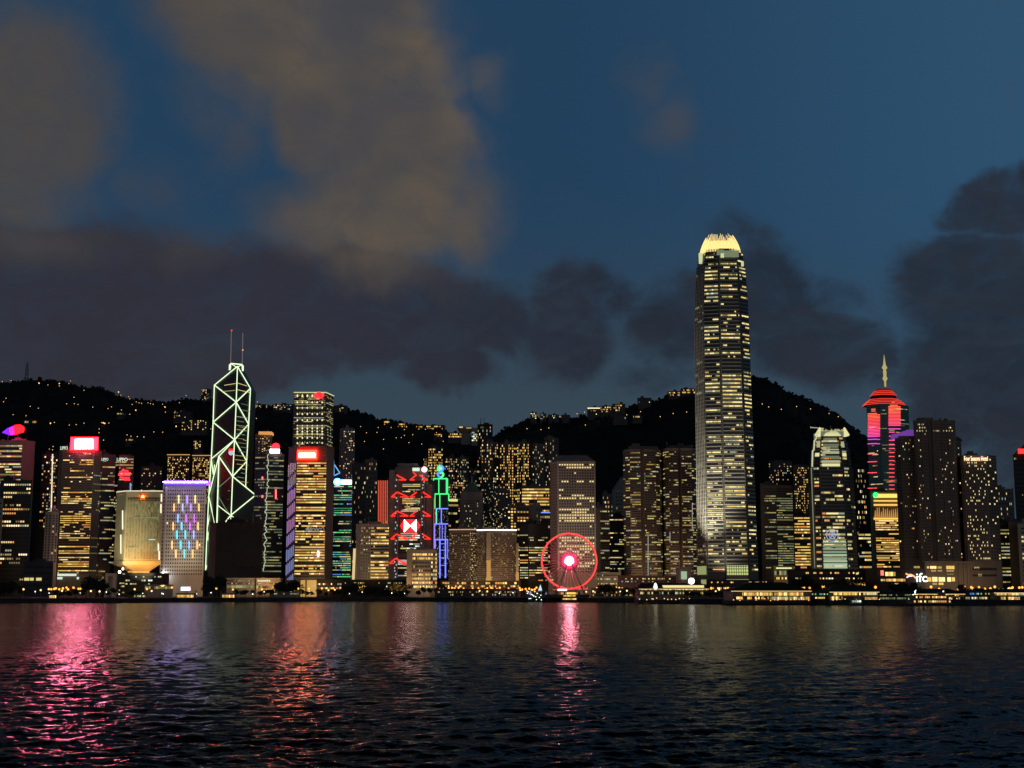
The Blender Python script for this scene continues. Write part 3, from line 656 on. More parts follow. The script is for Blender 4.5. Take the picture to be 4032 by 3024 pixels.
# lit floors seen through the glass
for (x0, y0, x1, y1, m) in [(876, 1513, 928, 1511, 'off'), (933, 1508, 966, 1516, 'off'), (868, 1537, 926, 1538, 'fac'), (932, 1534, 976, 1541, 'off'), (946, 1588, 972, 1592, 'fac'), (948, 1612, 976, 1616, 'fac'), (938, 1680, 970, 1684, 'fac'), (952, 1729, 968, 1734, 'off')] + \
        [(R.choice((924, 930, 936, 944)), y, 955 + R.uniform(0, 15), y + 2.5, R.choice(('fac', 'dim', 'dim', 'fac'))) for y in range(1640, 2050, 17)] + [(868 + R.uniform(0, 8), y, 880 + R.uniform(0, 25), y + 1, 'fac') for y in range(1830, 2050, 17)]:
    D_ = DB - 2; a, b = P(x0, y0, D_), P(x1, y1, D_)
    q = lambda p, f: Vector((p.x, DB + (dr * .8 * max(0, p.x - C[3].x) / 20 if p.x > C[3].x else dl * .75 * (C[3].x - p.x) / 30) - 2.0, p.z))
    a, b = q(a, 0), q(b, 0); mb = MB(); mb.face([a, b, b + Vector((0, 0, .8)), a + Vector((0, 0, .8))], WI[R.choice(PAL[m]).name]); winobj(mb, 'window_row', root)
MAST_GLOW = emat('mast_glow', (.7, .62, .6), .16, False, (.3, .3, .3))  # light on the masts put in as a faint glow of their own
fr = [P(908, 1452, DB + 8), P(909, 1432, DB + 8), P(954, 1436, DB + 12), P(956, 1458, DB + 12)]
bar(fr, 1.1, n='mast_frame'); bar([P(909, 1432, DB + 8), P(930, 1445, DB)], .6, n='mast_frame'); bar([P(954, 1436, DB + 12), P(938, 1445, DB)], .6, n='mast_frame')
bar([P(906, 1436, DB + 8), P(905, 1458, DB + 8)], 1.6, n='mast_frame'); bar([P(957, 1440, DB + 12), P(957, 1461, DB + 12)], 1.6, n='mast_frame')
mm = bar([P(909, 1432, DB + 8), P(912, 1303, DB + 8)], .8, MAST_GLOW, 'mast'); MB().lathe(P(912, 1303, DB + 6), [(.9, 0), (.9, 1.5)], 6).build('beacon', RED_E, mm)
bar([P(912, 1300, DB + 8), P(911, 1378, DB + 8)], .3, STEEL, 'mast'); m2 = bar([P(955, 1436, DB + 12), P(957, 1312, DB + 12)], .8, MAST_GLOW, 'mast'); MB().lathe(P(956, 1380, DB + 10), [(1, 0), (1, 1.2)], 6).build('beacon', ORL, m2)
c = P(914, 1784, DB); lg = MB().disc((c.x, c.z), 3.6, DB - 6.4, DB - 6, 14).build('emblem', emat('emblem_pale', (.75, .8, 1), .7), root); MB().box(c.x - 3.2, c.x + 3.2, DB - 6.9, DB - 6.45, c.z + 2.2, c.z + 5).build('emblem_band', RED_E, lg)

# ---- floodlit white office block on an inverted funnel base, a star on its roof edge
DP = 1560
root = thing('funnel_base_block', 'floodlit cream block on an inverted funnel base with a red star', 'building', (P(540, 2200, DP).x, DP, LAND))
xa, xb, xc = P(449, 2200, DP + 18).x, P(487, 2200, DP).x, P(630, 2200, DP).x
zt_, zl_, zm_, zn_ = P(540, 1945, DP).z, P(540, 2208, DP).z, P(540, 2222, DP).z, P(540, 2250, DP).z
poly = [(xa, DP + 18), (xb, DP), (xc, DP + 1), (xc * 1.026 - .5, DP + 40), (xa + 4, DP + 44)]
cx_, cy_ = P(535, 2250, DP).x, DP + 20
shr = lambda s, pl=poly: [(cx_ + (x - cx_) * s, cy_ + (y - cy_) * s) for x, y in pl]
CREAM = smat('cream_panel', (.55, .50, .36), .7, .1, .05)
MB().prism(poly, zl_, zt_).build('wall', CREAM, root)
MB().prism(shr(1.04), zm_, zl_ - .01).build('cornice', CREAM, root)
MB().prism(shr(.44), zn_, zm_ - .01, 0, shr(1.0)).build('funnel_base', CREAM, root)
MB().prism(shr(.46), LAND, zn_ - .01).build('stem', CREAM, root)
MB().prism(shr(.47), zn_ - .6, zn_ + 3.4, 0, shr(.50)).build('wash_collar', emat('amber_wash', (1, .45, .10), .9), root)  # amber wash on the funnel's foot put in as a glowing collar
MB().prism(shr(1.02), zt_ + .01, zt_ + 3).build('roof', CREAM, root)
MB().poly([(xa - .4, DP + 18, zt_ + 3.4), (xb, DP - .6, zt_ + 3.4), (xc + .4, DP + .4, zt_ + 3.4)], .5, 5).build('roof_light', emat('eave_pale', (.95, .9, .6), .95), root)
ymz = P(540, 1975, DP).z
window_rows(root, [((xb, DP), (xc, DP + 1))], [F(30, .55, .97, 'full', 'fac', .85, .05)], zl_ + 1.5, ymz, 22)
window_rows(root, [((xb, DP), (xc, DP + 1))], [F(16, .6, .9, 'full', 'dark', 0, .05)], ymz + .3, P(540, 1957, DP).z, 1)
mb = MB()
for k in range(31):
    x = xb + (xc - xb) * (.05 + .9 * k / 30); mb.box(x - .2, x + .2, DP - .9, DP - .2, zl_ + 1, zt_ - 6)
mb.build('fins', CREAM, root)
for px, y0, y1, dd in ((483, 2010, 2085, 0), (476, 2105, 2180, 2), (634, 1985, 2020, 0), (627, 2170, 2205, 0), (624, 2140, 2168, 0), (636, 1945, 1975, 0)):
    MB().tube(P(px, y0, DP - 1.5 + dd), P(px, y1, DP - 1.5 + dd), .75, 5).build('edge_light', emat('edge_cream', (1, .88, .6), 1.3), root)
a = P(560, 2132, DP); b = P(610, 2128, DP)
for (x0, y, x1) in ((584, 2126, 612), (520, 2040, 620), (560, 2131, 600), (505, 2155, 540)):
    a, b = P(x0, y, DP - 1.4), P(x1, y - 3, DP - 1.4); mb = MB(); mb.face([a, (b.x, a.y, a.z), b, (a.x, b.y, b.z)], WI[PAL['cool'][1].name if x0 == 584 else PAL['fac'][0].name]); winobj(mb, 'window_row', root)
c = P(562, 1956, DP); mb = MB(); pts = []
for k in range(10):
    r_ = (4.2 if k % 2 == 0 else 1.7); pts.append((c.x + r_ * math.sin(k * .6283), c.z + r_ * math.cos(k * .6283)))
mb.face([(x, DP - 1.6, z) for x, z in reversed(pts)]); mb.face([(x, DP - 1.0, z) for x, z in pts])
for k in range(10):
    p, q = pts[k], pts[(k + 1) % 10]; mb.face([(p[0], DP - 1.6, p[1]), (q[0], DP - 1.6, q[1]), (q[0], DP - 1.0, q[1]), (p[0], DP - 1.0, p[1])])
mb.build('star_emblem', emat('star_red', (1, .04, .006), 4.0), root)
MB().lathe(P(562, 1959, DP - 2), [(1.5, 0), (1.7, 1.2), (.3, 2.6)], 8).build('star_lamp', emat('star_core', (1, .45, .08), 6.0), root)
for px, py, s in ((471, 2252, 1.6), (484, 2240, 1.2)): MB().lathe(P(px, py, DP - 6), [(s * .6, -s), (s, 0), (s * .6, s)], 8).build('floodlight', emat('flood_hot', (1, .72, .42), 7), root)

# ---- white hotel block, purple roof light, coloured light bars
D_ = 1650
root, pts, zt, xm = tower('light_bar_block', 'white block of small dark windows with coloured light bars and a purple crown', D_, [(642, 3), (655, 0), (812, 2)], 1910, [F(1, .4, .4, 'res', 'res', 0), F(12, .5, .46, 'res', 'res', .035, .03)], 24, WHITE, ybot=2268, ystart=1918)
a, b = P(646, 1907, D_), P(815, 1889, D_)
MB().box(a.x, b.x, D_ - 1.2, D_ + 24, a.z + .5, b.z - 1).build('crown_light', PURP, root)
MB().box(a.x - .6, b.x + .6, D_ - 2, D_ - 1.25, a.z + 2.2, b.z - 2.4).build('crown_tube', emat('tube_white_violet', (.55, .40, 1), 90), root)
BARS = [(307, 980, 1028, 'y'), (357, 980, 1028, 'p'), (405, 980, 1028, 'y'), (279, 1030, 1075, 'o'), (330, 1030, 1075, 'l'), (379, 1030, 1075, 'p'), (427, 1030, 1075, 'o'), (302, 1092, 1142, 'b'), (351, 1092, 1142, 'm'), (400, 1092, 1142, 'm'),
        (274, 1140, 1188, 'o'), (324, 1140, 1188, 'c'), (374, 1140, 1188, 'm'), (422, 1140, 1188, 'o'), (296, 1188, 1238, 'c'), (346, 1188, 1238, 'c'), (396, 1188, 1238, 'l'), (267, 1250, 1300, 'o'), (318, 1250, 1300, 'c'), (368, 1250, 1300, 'b'), (417, 1250, 1300, 'o'), (290, 1302, 1352, 'o'), (341, 1302, 1352, 'c'), (390, 1302, 1352, 'o')]
BC = {'y': (1, .75, .3), 'p': (.5, .28, 1), 'o': (1, .55, .2), 'l': (.45, .45, 1), 'b': (.28, .5, 1), 'm': (.6, .15, .8), 'c': (.15, .7, .95)}
for x, y0, y1, c in BARS:
    px = 500 + x / 1.508; MB().tube(P(px, 1300 + y0 / 1.508, D_ - 1.2), P(px, 1300 + y1 / 1.508, D_ - 1.2), .85, 6).build('light_bar', emat('bar_' + c, BC[c], 1.5), root)
MB().lathe(P(641, 2267, D_ - 5), [(1.2, -3.5), (2.3, -1.5), (2.5, 1), (1.2, 3.5)], 10).build('floodlight', emat('flood_white', (.95, .95, 1), 16), root)

# ---- tall dark grid tower with lozenge lights and a red oval sign
D_ = 1900
root, pts, zt, xm = tower('lozenge_light_tower', 'tall dark office tower with dotted lozenge lights and a red oval sign', D_, [(1157, 0), (1284, 0), (1314, 34)], 1547, [F(24, .8, .42, 'off', 'dim', .3, .02), F(9, .8, .42, 'off', 'dim', .3)], 60, BROWN, ybot=2000, rooftop=False)
MB().poly([(pts[0][0], pts[0][1] - .5, zt + .5), (pts[1][0], pts[1][1] - .5, zt + .5), (pts[2][0] + .4, pts[2][1], zt + .5)], .75, 5).build('roof_light', emat('eave_grid', (.85, .85, .42), .75), root)
c = P(1256, 1557, D_); mb = MB(); ring = [(c.x + 5.8 * math.cos(q * .2618), D_ - 1.2, c.z + 3.7 * math.sin(q * .2618)) for q in range(25)]; mb.poly(ring, 1.1, 5); mb.tube((c.x - 4, D_ - 1.2, c.z), (c.x + 4, D_ - 1.2, c.z), .9, 5); mb.build('oval_sign', REDHOT, root)
LZ = emat('lozenge_light', (.92, .85, .46), 1.1); LZD = emat('lozenge_light_dim', (.82, .74, .40), .4)
for yy, kind in ((1560, 1), (1584, 2), (1606, 3), (1630, 2), (1654, 2), (1676, 4), (1687, 2), (1699, 2), (1709, 3), (1724, 2), (1745, 2)):
    mb = MB()
    for k in range(6):
        px = 1171 + 19.5 * k
        if kind == 1 and k > 3: continue
        p = P(px, yy, D_ - .8); r_ = 1.35 if kind != 4 else 1.0
        mb.face([(p.x - r_, p.y, p.z), (p.x, p.y, p.z - r_ * 1.2), (p.x + r_, p.y, p.z), (p.x, p.y, p.z + r_ * (2.4 if kind == 1 else 1.2))])
        if kind in (3, 4):
            q = P(px + 19, yy, D_ - .7)
            if k < 5 or kind == 4: mb.face([(p.x, p.y, p.z - .5), (q.x, p.y, p.z - .5), (q.x, p.y, p.z + .6), (p.x, p.y, p.z + .6)], 1)
        if kind == 2 and k < 5:
            q = P(px + 9.7, yy - 4, D_ - .7); mb.face([(q.x - 1, q.y, q.z), (q.x, q.y, q.z - 1), (q.x + 1, q.y, q.z), (q.x, q.y, q.z + 1)], 1)
    mb.build('lozenge_row', [LZ, LZD], root)
    mb = MB()
    for k in range(2):
        p = P(1291 + k * 11, yy + 4 + k * 4, D_ + 7 + 13 * k); mb.face([(p.x - .8, p.y - 1, p.z), (p.x, p.y - 1, p.z - 1.2), (p.x + .8, p.y - 1, p.z), (p.x, p.y - 1, p.z + 1.2)])
    mb.build('lozenge_row', [LZD], root)

# ---- gold banded tower with a red sign and a purple light panel on its flank
D_ = 1650
root, pts, zt, xm = tower('gold_band_tower', 'golden banded office tower with a red roof sign and a purple lit flank', D_, [(1131, 12), (1163, 0), (1284, 0), (1312, 16)], 1760, [None, F(22, .93, .5, 'off', 'gold', 1.05, .02), None], 44, BROWN, ybot=2275, ymeas=2000, ystart=1812)
sg = sign_panel(root, 'roof_sign', 1171, 1248, 1772, 1808, D_ - 2, emat('sign_red_panel', (1, .012, .006), 22), 1.4)
for k in range(5):
    a, b = P(1178 + k * 13, 1799, D_ - 3), P(1188.5 + k * 13, 1785, D_ - 3); MB().box(a.x, b.x, D_ - 3.6, D_ - 2.75, a.z, b.z).build('sign_block', emat('sign_warm_hot', (1, .28, .16), 150), sg)
fl0, fl1 = pts[0], pts[1]; mb = MB(); zb_, zz_ = P(1150, 2283, D_).z, P(1150, 1822, D_).z; nn = 78
for k in range(nn):
    z0 = zb_ + (zz_ - zb_) * k / nn; z1 = z0 + (zz_ - zb_) / nn * .96
    for c in range(5):
        f0, f1 = c / 5 + .03, (c + .72) / 5 + .03
        band = (k * .105 - c * .10) % 1.0
        if band < .24: m = 3
        else:
            t = k / nn; m = 0 if t < .28 else (1 if t < .42 else (2 if t < .72 else (1 if t < .8 else 4)))
        q = lambda f, z: (fl0[0] + (fl1[0] - fl0[0]) * f - .3, fl0[1] + (fl1[1] - fl0[1]) * f - .45, z)
        mb.face([q(f0, z0), q(f1, z0), q(f1, z1), q(f0, z1)], m)
mb.build('light_panel', [emat('panel_blue', (.30, .34, .72), .55), emat('panel_violet', (.45, .30, .70), .55), emat('panel_pink', (.52, .24, .50), .6), emat('panel_dark', (.2, .12, .2), .06), emat('panel_grey', (.42, .38, .48), .38)], root)
a = P(1253, 2182, D_ - 2); MB().lathe(a, [(.8, -3), (1.4, 0), (.8, 4)], 8).build('pink_lamp', emat('pink_hot', (1, .42, .62), 6), root)
script = [(1203, 2085), (1212, 2075), (1206, 2092), (1218, 2072), (1214, 2090), (1226, 2076), (1222, 2094), (1234, 2078), (1242, 2090), (1246, 2074), (1252, 2090), (1258, 2078), (1264, 2084), (1272, 2072), (1276, 2086)]
MB().poly([P(x, y, D_ - 1.2) for x, y in script], .35, 4).build('light_script', emat('script_grey', (.8, .8, .75), .35), root)
a, b = P(1166, 2090, D_ - .7), P(1284, 2074, D_ - .7); MB().box(a.x, b.x, D_ - .75, D_ - .45, a.z, b.z).build('plant_floor', BLACK, root)
for px, w in ((1225, 18), (1190, 8)):
    a, b = P(px - w, 2318, D_ - 8), P(px + w, 2284, D_ - 8); MB().box(a.x, b.x, D_ - 6, D_ + 6, LAND, b.z).build('entrance', emat('entrance_amber', (1, .55, .14), .55), root)

# ---- round-windowed white tower with a hipped roof
D_ = 1560
root, pts, zt, xm = tower('round_window_tower', 'pale tower of round windows with a chamfered hipped roof', D_, [(2166, 22), (2194, 0), (2344, 1)], 1816, [F(6, .5, .5, 'res', 'round', 0), None], 39, CONC, ybot=2262, roof=False)
poly = pts + [(pts[2][0], D_ + 44), (pts[0][0], D_ + 46)]
zr = P(2250, 1789, D_).z; cx_ = P(2248, 1789, D_).x
MB().prism([(cx_ + (x - cx_) * 1.005, y) for x, y in poly], zt + .01, zr, 0, [(cx_ + (x - cx_) * .68, D_ + 23 + (y - D_ - 23) * .55) for x, y in poly]).build('roof', GREY, root)
def discrow(k):
    z = P(2250, 2262, D_).z + 3; z += (zt - 4 - z) * k / 38; t = k / 38
    for lo, hi, q in [(0, .04, 0), (.04, .16, .42), (.16, .40, .45), (.40, .44, .4), (.44, .47, .0), (.47, .58, .62), (.58, .68, .30), (.68, .73, .5), (.73, .76, .05), (.76, .86, .22), (.86, .94, .12), (.94, .97, .7), (.97, 1.1, .6)]:
        if lo <= t < hi: pl = q
    pl = min(.97, max(0, pl * R.choice((.3, .7, 1, 1.2, 1.35)))); mb = MB(); st = R.random() < pl
    for c in range(14):
        if R.random() < .4: st = R.random() < pl
        m = WI[R.choice(PAL['round']).name] if st else 0
        x = pts[1][0] + (pts[2][0] - pts[1][0]) * (.035 + .93 * (c + .5) / 14); r_ = .92
        mb.face([(x + r_ * math.cos(-q * .7854), D_ - .35 + (x - pts[1][0]) * 0, z + r_ * math.sin(q * .7854)) for q in range(8)], m)
    winobj(mb, 'window_row', root)
for k in range(39): discrow(k)

# ---- pagoda-crowned dark tower with red and purple light stripes and a gilt spire
D_ = 2100
root, pts, zt, xm = tower('striped_light_tower', 'dark tower with red and purple light stripes, red tiered roof and gilt spire', D_, [(3411, 14), (3466, 0), (3520, 0), (3577, 16)], 1592, [F(8, .8, .4, 'off', 'off', .10), F(9, .8, .4, 'off', 'fac', .16), F(9, .8, .4, 'off', 'off', .12)], 50, emat('teal_dark_glass', (.02, .10, .11), .10, False, (.03, .04, .045)), ybot=1960, roof=False)
cx_ = P(3494, 1590, D_).x; cyy = D_ + 22
ROOFRED = emat('roof_red', (1, .06, .035), 1.1)
def tier(y0, y1, h0, h1, m, name):
    z0, z1 = P(3494, y0, D_).z, P(3494, y1, D_).z; o = lambda h: [(cx_ + h * .385 * math.cos(q * .7854 + .3927) / .98, cyy + h * .30 * math.sin(q * .7854 + .3927) / .924) for q in range(8)]
    return MB().prism(o(h0), z0, z1, 0, o(h1)).build(name, m, root)
tier(1592, 1568, 84, 58, BLACK, 'roof')
for k, (y, h) in enumerate(((1590, 85), (1583, 79), (1576, 71), (1569, 61))): tier(y, y - 2.4, h, h - 1.5, ROOFRED, 'eave_light')
tier(1568, 1552, 52, 50, BLACK, 'lantern'); tier(1552, 1524, 52, 30, emat('roof_red_glow', (.8, .06, .03), .16), 'upper_roof')  # red light on the upper roof put in as a dim glow
for y, h in ((1551, 53), (1543, 47), (1536, 40), (1529, 33)): tier(y, y - 2.6, h, h - 2, ROOFRED, 'eave_light')
p = P(3486, 1523, D_ + 22); k = D_ / FPX
MB().lathe(p, [(3 * k, 0), (4 * k, 8 * k), (4 * k, 22 * k), (10 * k, 32 * k), (9 * k, 38 * k), (6 * k, 41 * k), (7 * k, 60 * k), (5 * k, 70 * k), (11 * k, 76 * k), (9 * k, 84 * k), (6 * k, 86 * k), (4 * k, 100 * k), (1.5 * k, 122 * k), (.4 * k, 132 * k)], 8).build('spire', emat('spire_gilt_glow', (.85, .74, .26), .5, True, (.5, .4, .15)), root)  # gilt base colour plus a glow of its own
def stripes(x0, x1, dd0, dd1, ys):
    for y, th, c in ys:
        a, b = P(x0, y, D_ + dd0), P(x1, y, D_ + dd1); h = th * k
        MB().prism([(a.x, a.y - 1.6), (b.x, b.y - 1.6), (b.x, b.y - .5), (a.x, a.y - .5)], a.z - h / 2, a.z + h / 2).build('light_stripe', emat('stripe_%d_%d_%d' % tuple(int(q * 99) for q in c), c, 1.5), root)
rc = [(1, .12, .06), (1, .07, .09), (1, .07, .16), (.95, .07, .28), (.72, .08, .45), (.60, .07, .58)]
L_ = [(1612, 3, rc[0])]
stripes(3430, 3446, 6, 4, [(1612, 3, rc[0]), (1619, 3, rc[0])])
stripes(3416, 3452, 9, 3, [(1630 + 5.6 * i, 3.1, rc[min(5, i // 4)]) for i in range(17)] + [(1731, 3, rc[5]), (1748, 3, rc[4]), (1788, 3, rc[2]), (1819, 3, rc[2]), (1862, 3, rc[1]), (1923, 3, rc[1])])
stripes(3452, 3464, 3, 0, [(1634 + 5.6 * i, 2.9, rc[min(5, i // 4)]) for i in range(16)] + [(1731, 2.5, rc[5]), (1748, 2.5, rc[4])])
stripes(3510, 3522, -1, -1, [(1584, 2.5, rc[0]), (1590, 2.5, rc[0])]); stripes(3504, 3534, -1, -1, [(1596, 3.5, rc[0])]); stripes(3498, 3545, -1, -1, [(1602 + 5.6 * i, 3.1, rc[min(3, i // 5)]) for i in range(14)] + [(1689, 3, rc[4])])
stripes(3500, 3521, -1, -1, [(1702 + i * 16, 3, rc[3 if i < 3 else 2 if i < 5 else 1]) for i in range(15)])
# ---- steel hung tower with red trusses and a red-white hexagon
D_ = 1720
root = thing('hung_truss_tower', 'grey steel bank tower with red trusses and a red and white hexagon emblem', 'skyscraper', (P(1615, 2200, D_).x, D_, LAND))
X = lambda px, d=0: P(px, 2060, D_ + d).x
Zf = lambda py: P(1615, py, D_).z
zt = Zf(1838)
MB().box(X(1530), X(1552), D_, D_ + 40, LAND, Zf(1850)).build('service_core', GREY, root)
MB().box(X(1678), X(1700), D_ + 2, D_ + 40, LAND, Zf(1905)).build('service_core', GREY, root)
MB().box(X(1553), X(1677), D_ + 3, D_ + 38, LAND, zt).build('wall', SILVD, root)
MB().box(X(1560), X(1640), D_ + 8, D_ + 30, zt + .01, zt + 5).build('roof', GREY, root)
def rowsb(y0, y1, nf, x0, x1, cols, pal, p):
    window_rows(root, [((X(x0), D_ + 2.8), (X(x1), D_ + 2.8))], [F(cols, .85, .55, 'off', pal, p)], Zf(y1), Zf(y0), nf)
rowsb(1890, 1938, 7, 1580, 1655, 12, 'off', .35); rowsb(1960, 2010, 8, 1580, 1655, 12, 'off', .45); rowsb(2104, 2180, 9, 1566, 1655, 14, 'cool', .5); rowsb(2195, 2270, 10, 1566, 1655, 14, 'cool', .75)
LAT = emat('lattice_light', (.8, .82, .85), .55)
for px in (1560, 1664):
    mb = MB(); y0, y1 = (1872 if px == 1560 else 1868), 2278
    for o in (-6.5, 6.5): mb.tube((X(px + o), D_ - 1, Zf(y1)), (X(px + o), D_ - 1, Zf(y0)), .7, 6)
    n = 34
    for k in range(n):
        a, b = Zf(y1 + (y0 - y1) * k / n), Zf(y1 + (y0 - y1) * (k + 1) / n); s = 1 if k % 2 else -1
        mb.tube((X(px - 6.5 * s), D_ - 1, a), (X(px + 6.5 * s), D_ - 1, b), .3, 4)
    m_ = mb.build('mast', STEEL, root); mb = MB()
    for k in range(n):
        if R.random() < .62: q = Zf(y1 + (y0 - y1) * (k + .5) / n); x = X(px + R.uniform(-5, 5)); mb.box(x - .6, x + .6, D_ - 2.3, D_ - 1.8, q - 1.0, q + 1.0)
    mb.build('lattice_lights', LAT, m_)
TR = emat('truss_red', (1, .035, .025), 1.3); TRP = emat('truss_pink', (.9, .45, .4), .7)
for y, parts in ((1880, [(1560, 1597), (1638, 1613), (1650, 1682)]), (1947, None), (2022, None), (2112, None), (2208, [(1560, 1535), (1560, 1600)])):
    mb = MB()
    if parts is None: parts = [(1563, 1540), (1563, 1608), (1640, 1614), (1664, 1696)]
    for a, b in parts:
        mb.tube((X(a), D_ - 2.5, Zf(y - 9)), (X(b), D_ - 2.5, Zf(y + 11)), .95, 6)
        mb.tube((X(a + (b - a) * .25), D_ - 2.5, Zf(y + 10)), (X(b), D_ - 2.5, Zf(y + 11)), .8, 6)
    mb.build('red_truss', TR, root)
for y in (2013, 2101): MB().tube((X(1578), D_ - 1, Zf(y)), (X(1645), D_ - 1, Zf(y)), .7, 5).build('pink_beam', TRP, root)
MB().tube((X(1625), D_ - 2.5, Zf(1860)), (X(1638), D_ - 2.5, Zf(1872)), .9, 5).build('red_truss', TR, root)
a = MB().box(X(1590), X(1600), D_ + .5, D_ + 2.7, Zf(2226), Zf(2206)); a.box(X(1600.2), X(1602), D_ + .5, D_ + 2.7, Zf(2226), Zf(2206)); a.build('red_banner', emat('banner_red', (1, .08, .08), .9), root)
MB().box(X(1570), X(1602), D_ + .1, D_ + .45, Zf(2216), Zf(2205)).build('red_banner', emat('banner_pale', (.9, .75, .7), .5), root)
# the emblem: white rectangle with red top, bottom, left and right triangles
ex0, ex1, exl, exr, ez0, ez1 = X(1592), X(1640), X(1576), X(1656), Zf(2096), Zf(2046); mx, mz = (ex0 + ex1) / 2, (ez0 + ez1) / 2; y_ = D_ - 3
em = MB(); tri = lambda a, b, c, m: em.face([(a[0], y_, a[1]), (b[0], y_, b[1]), (c[0], y_, c[1])], m)
tri((ex0, ez1), (ex0, ez0), (mx, mz), 0); tri((ex1, ez0), (ex1, ez1), (mx, mz), 0); tri((ex0, ez1), (mx, mz), (ex1, ez1), 1); tri((ex0, ez0), (ex1, ez0), (mx, mz), 1); tri((exl, mz), (ex0, ez0), (ex0, ez1), 1); tri((exr, mz), (ex1, ez1), (ex1, ez0), 1)
em.prism([(exl, y_ + .05), (exr, y_ + .05), (exr, y_ + .8), (exl, y_ + .8)], ez0 - .2, ez1 + .2, 2)
eo = em.build('hexagon_emblem', [emat('emblem_white', (1, .8, .8), 9), emat('emblem_red', (1, .015, .015), 2.2), emat('emblem_back', (.5, .02, .02), .3)], root)
s_ = sign_panel(root, 'roof_sign', 1624, 1652, 1842, 1855, D_ - 1, emat('sign_pale_green', (.75, .9, .7), 1.0)); MB().lathe(P(1671, 1849, D_ - 3), [(1, -3), (3.2, -1.5), (3.4, 1.2), (1, 3.4)], 10).build('sign_lamp', emat('sign_pink_hot', (1, .35, .4), 6), root)

# ---- stepped tower outlined in green and blue light
D_ = 1800
root = thing('stepped_outline_tower', 'stepped slim tower outlined in green light above and blue light below', 'skyscraper', (P(1745, 2200, D_).x, D_, LAND))
segs = [(1707, 1762, 1885, 1945, 'g'), (1712, 1767, 1945, 2003, 'g'), (1718, 1773, 2003, 2063, 'gb'), (1711, 1779, 2063, 2125, 'b'), (1713, 1770, 2125, 2280, 'b')]
GB = {'g': GREEN_E, 'b': BLUE_E}
wallm = emat('outline_glass', (0, 0, 0), 0, False, (.03, .032, .04))
for i, (x0, x1, y0, y1, c) in enumerate(segs):
    dd = 12 - 2.5 * i; a, b = P(x0, y1, D_ + dd), P(x1, y0, D_ + dd); MB().box(a.x, b.x, D_ + dd, D_ + 34, max(LAND, a.z), b.z).build('wall', wallm, root)
    g = GB[c[0]]; lf = lambda px, py: P(px, py, D_ + dd - .8)
    mb = MB(); mb.poly([lf(x0, y1), lf(x0, y0), lf(x1, y0), lf(x1, y1)] if i < 4 else [lf(x0, y0), lf(x1, y0)], .75, 5); mb.build('light_line', g if i != 2 else BLUE_E, root)
    if i == 2: MB().tube(lf(x0, y0), lf(x0, y1), .8, 5).build('light_line', GREEN_E, root)
    if i < 3:
        for f in (.38, .92) if i == 0 else (.36,): MB().tube(lf(x0 + (x1 - x0) * f, y0), lf(x0 + (x1 - x0) * f, y1), .6, 5).build('light_line', GREEN_E if i < 2 else BLUE_E, root)
    if i == 3:
        for f in (.3, .45, .62, .9): MB().tube(lf(x0 + (x1 - x0) * f, y0 + 4), lf(x0 + (x1 - x0) * f, y1), .55, 5).build('light_line', emat('neon_blue_soft', (.25, .25, 1), 1.0), root)
    if i == 4:
        for px, e in ((1732, 2276), (1754, 2276), (1713, 2160), (1764, 2200)):
            MB().tube(lf(px, y0), lf(px, e), .85, 5).build('light_line', BLUE_E, root)
        for y in (2141, 2166, 2196, 2226): MB().tube(lf(1729, y), lf(1757, y), .5, 5).build('light_line', emat('neon_blue_soft', (.25, .25, 1), 1.0), root)
        window_rows(root, [((a.x, D_ + dd), (b.x, D_ + dd))], [F(8, .6, .4, 'res', 'dim', .25)], a.z + 2, b.z - 2, 22)
    elif i > 1: window_rows(root, [((a.x, D_ + dd), (b.x, D_ + dd))], [F(8, .6, .4, 'res', 'fac', .22)], a.z + 1, b.z - 1, 9)
c = P(1735, 1857, D_ + 8); mb = MB()
mb2 = MB()
for q in range(2):
    pts = [(c.x + (3.6 * math.sin(t * .35 + q * 3.14)), D_ + 8 - .6 * q, c.z - 8 + t * .9) for t in range(19)]; (mb if q else mb2).poly(pts, 1.7, 6)
mb.build('ribbon_emblem', emat('ribbon_blue', (.08, .45, 1), 1.0), root); mb2.build('ribbon_emblem', emat('ribbon_green', (.15, 1, .3), 1.1), root)
MB().lathe((c.x, D_ + 6.5, c.z + 4), [(1.5, -2), (2.4, 0), (1.2, 2.4)], 8).build('emblem_core', emat('ribbon_white', (.5, 1, .75), .9), root)

# ================================================================== OTHER TOWERS   (left to right, front to back)
SIGNM = emat('letters_pale', (.75, 1, .85), 1.0)
T = tower
# far left
root, pts, zt, xm = T('office_tower', 'grey office tower carrying a purple and red neon emblem at the left edge', 1900, [(-60, 0), (93, 0), (139, 16)], 1736, [F(20, .85, .5, 'off', 'off', .45), None], 15, CONC, ystart=1745, ybot=1905)
mb = MB(); mr = MB(); yy = 1900
for k in range(7):
    t = k / 6; mb.poly([P(10 + 26 * t, 1704 - 4 * t + 2 * k, yy), P(30 + 12 * t, 1688 + 4 * k, yy), P(52 + 6 * t, 1680 + 5 * k, yy)], .7, 5)
for k in range(6):
    t = k / 5; mr.poly([P(38 + 6 * t, 1690 + 4 * k, yy), P(60, 1677 + 6.5 * k, yy), P(80, 1675 + 5.5 * k, yy), P(95 - 4 * abs(t - .4), 1684 + 3 * k, yy)], 1.0, 5)
e = mb.build('neon_emblem', emat('neon_violet', (.11, .01, 1), 3.5), root); mr.build('neon_emblem_red', emat('neon_red_hot', (1, .004, .006), 9), root)
MB().poly([P(30, 1738, yy + 2), P(34, 1705, yy + 2)], .4, 4).build('sign_post', STEEL, root); MB().poly([P(72, 1738, yy + 2), P(70, 1712, yy + 2)], .4, 4).build('sign_post', STEEL, root)
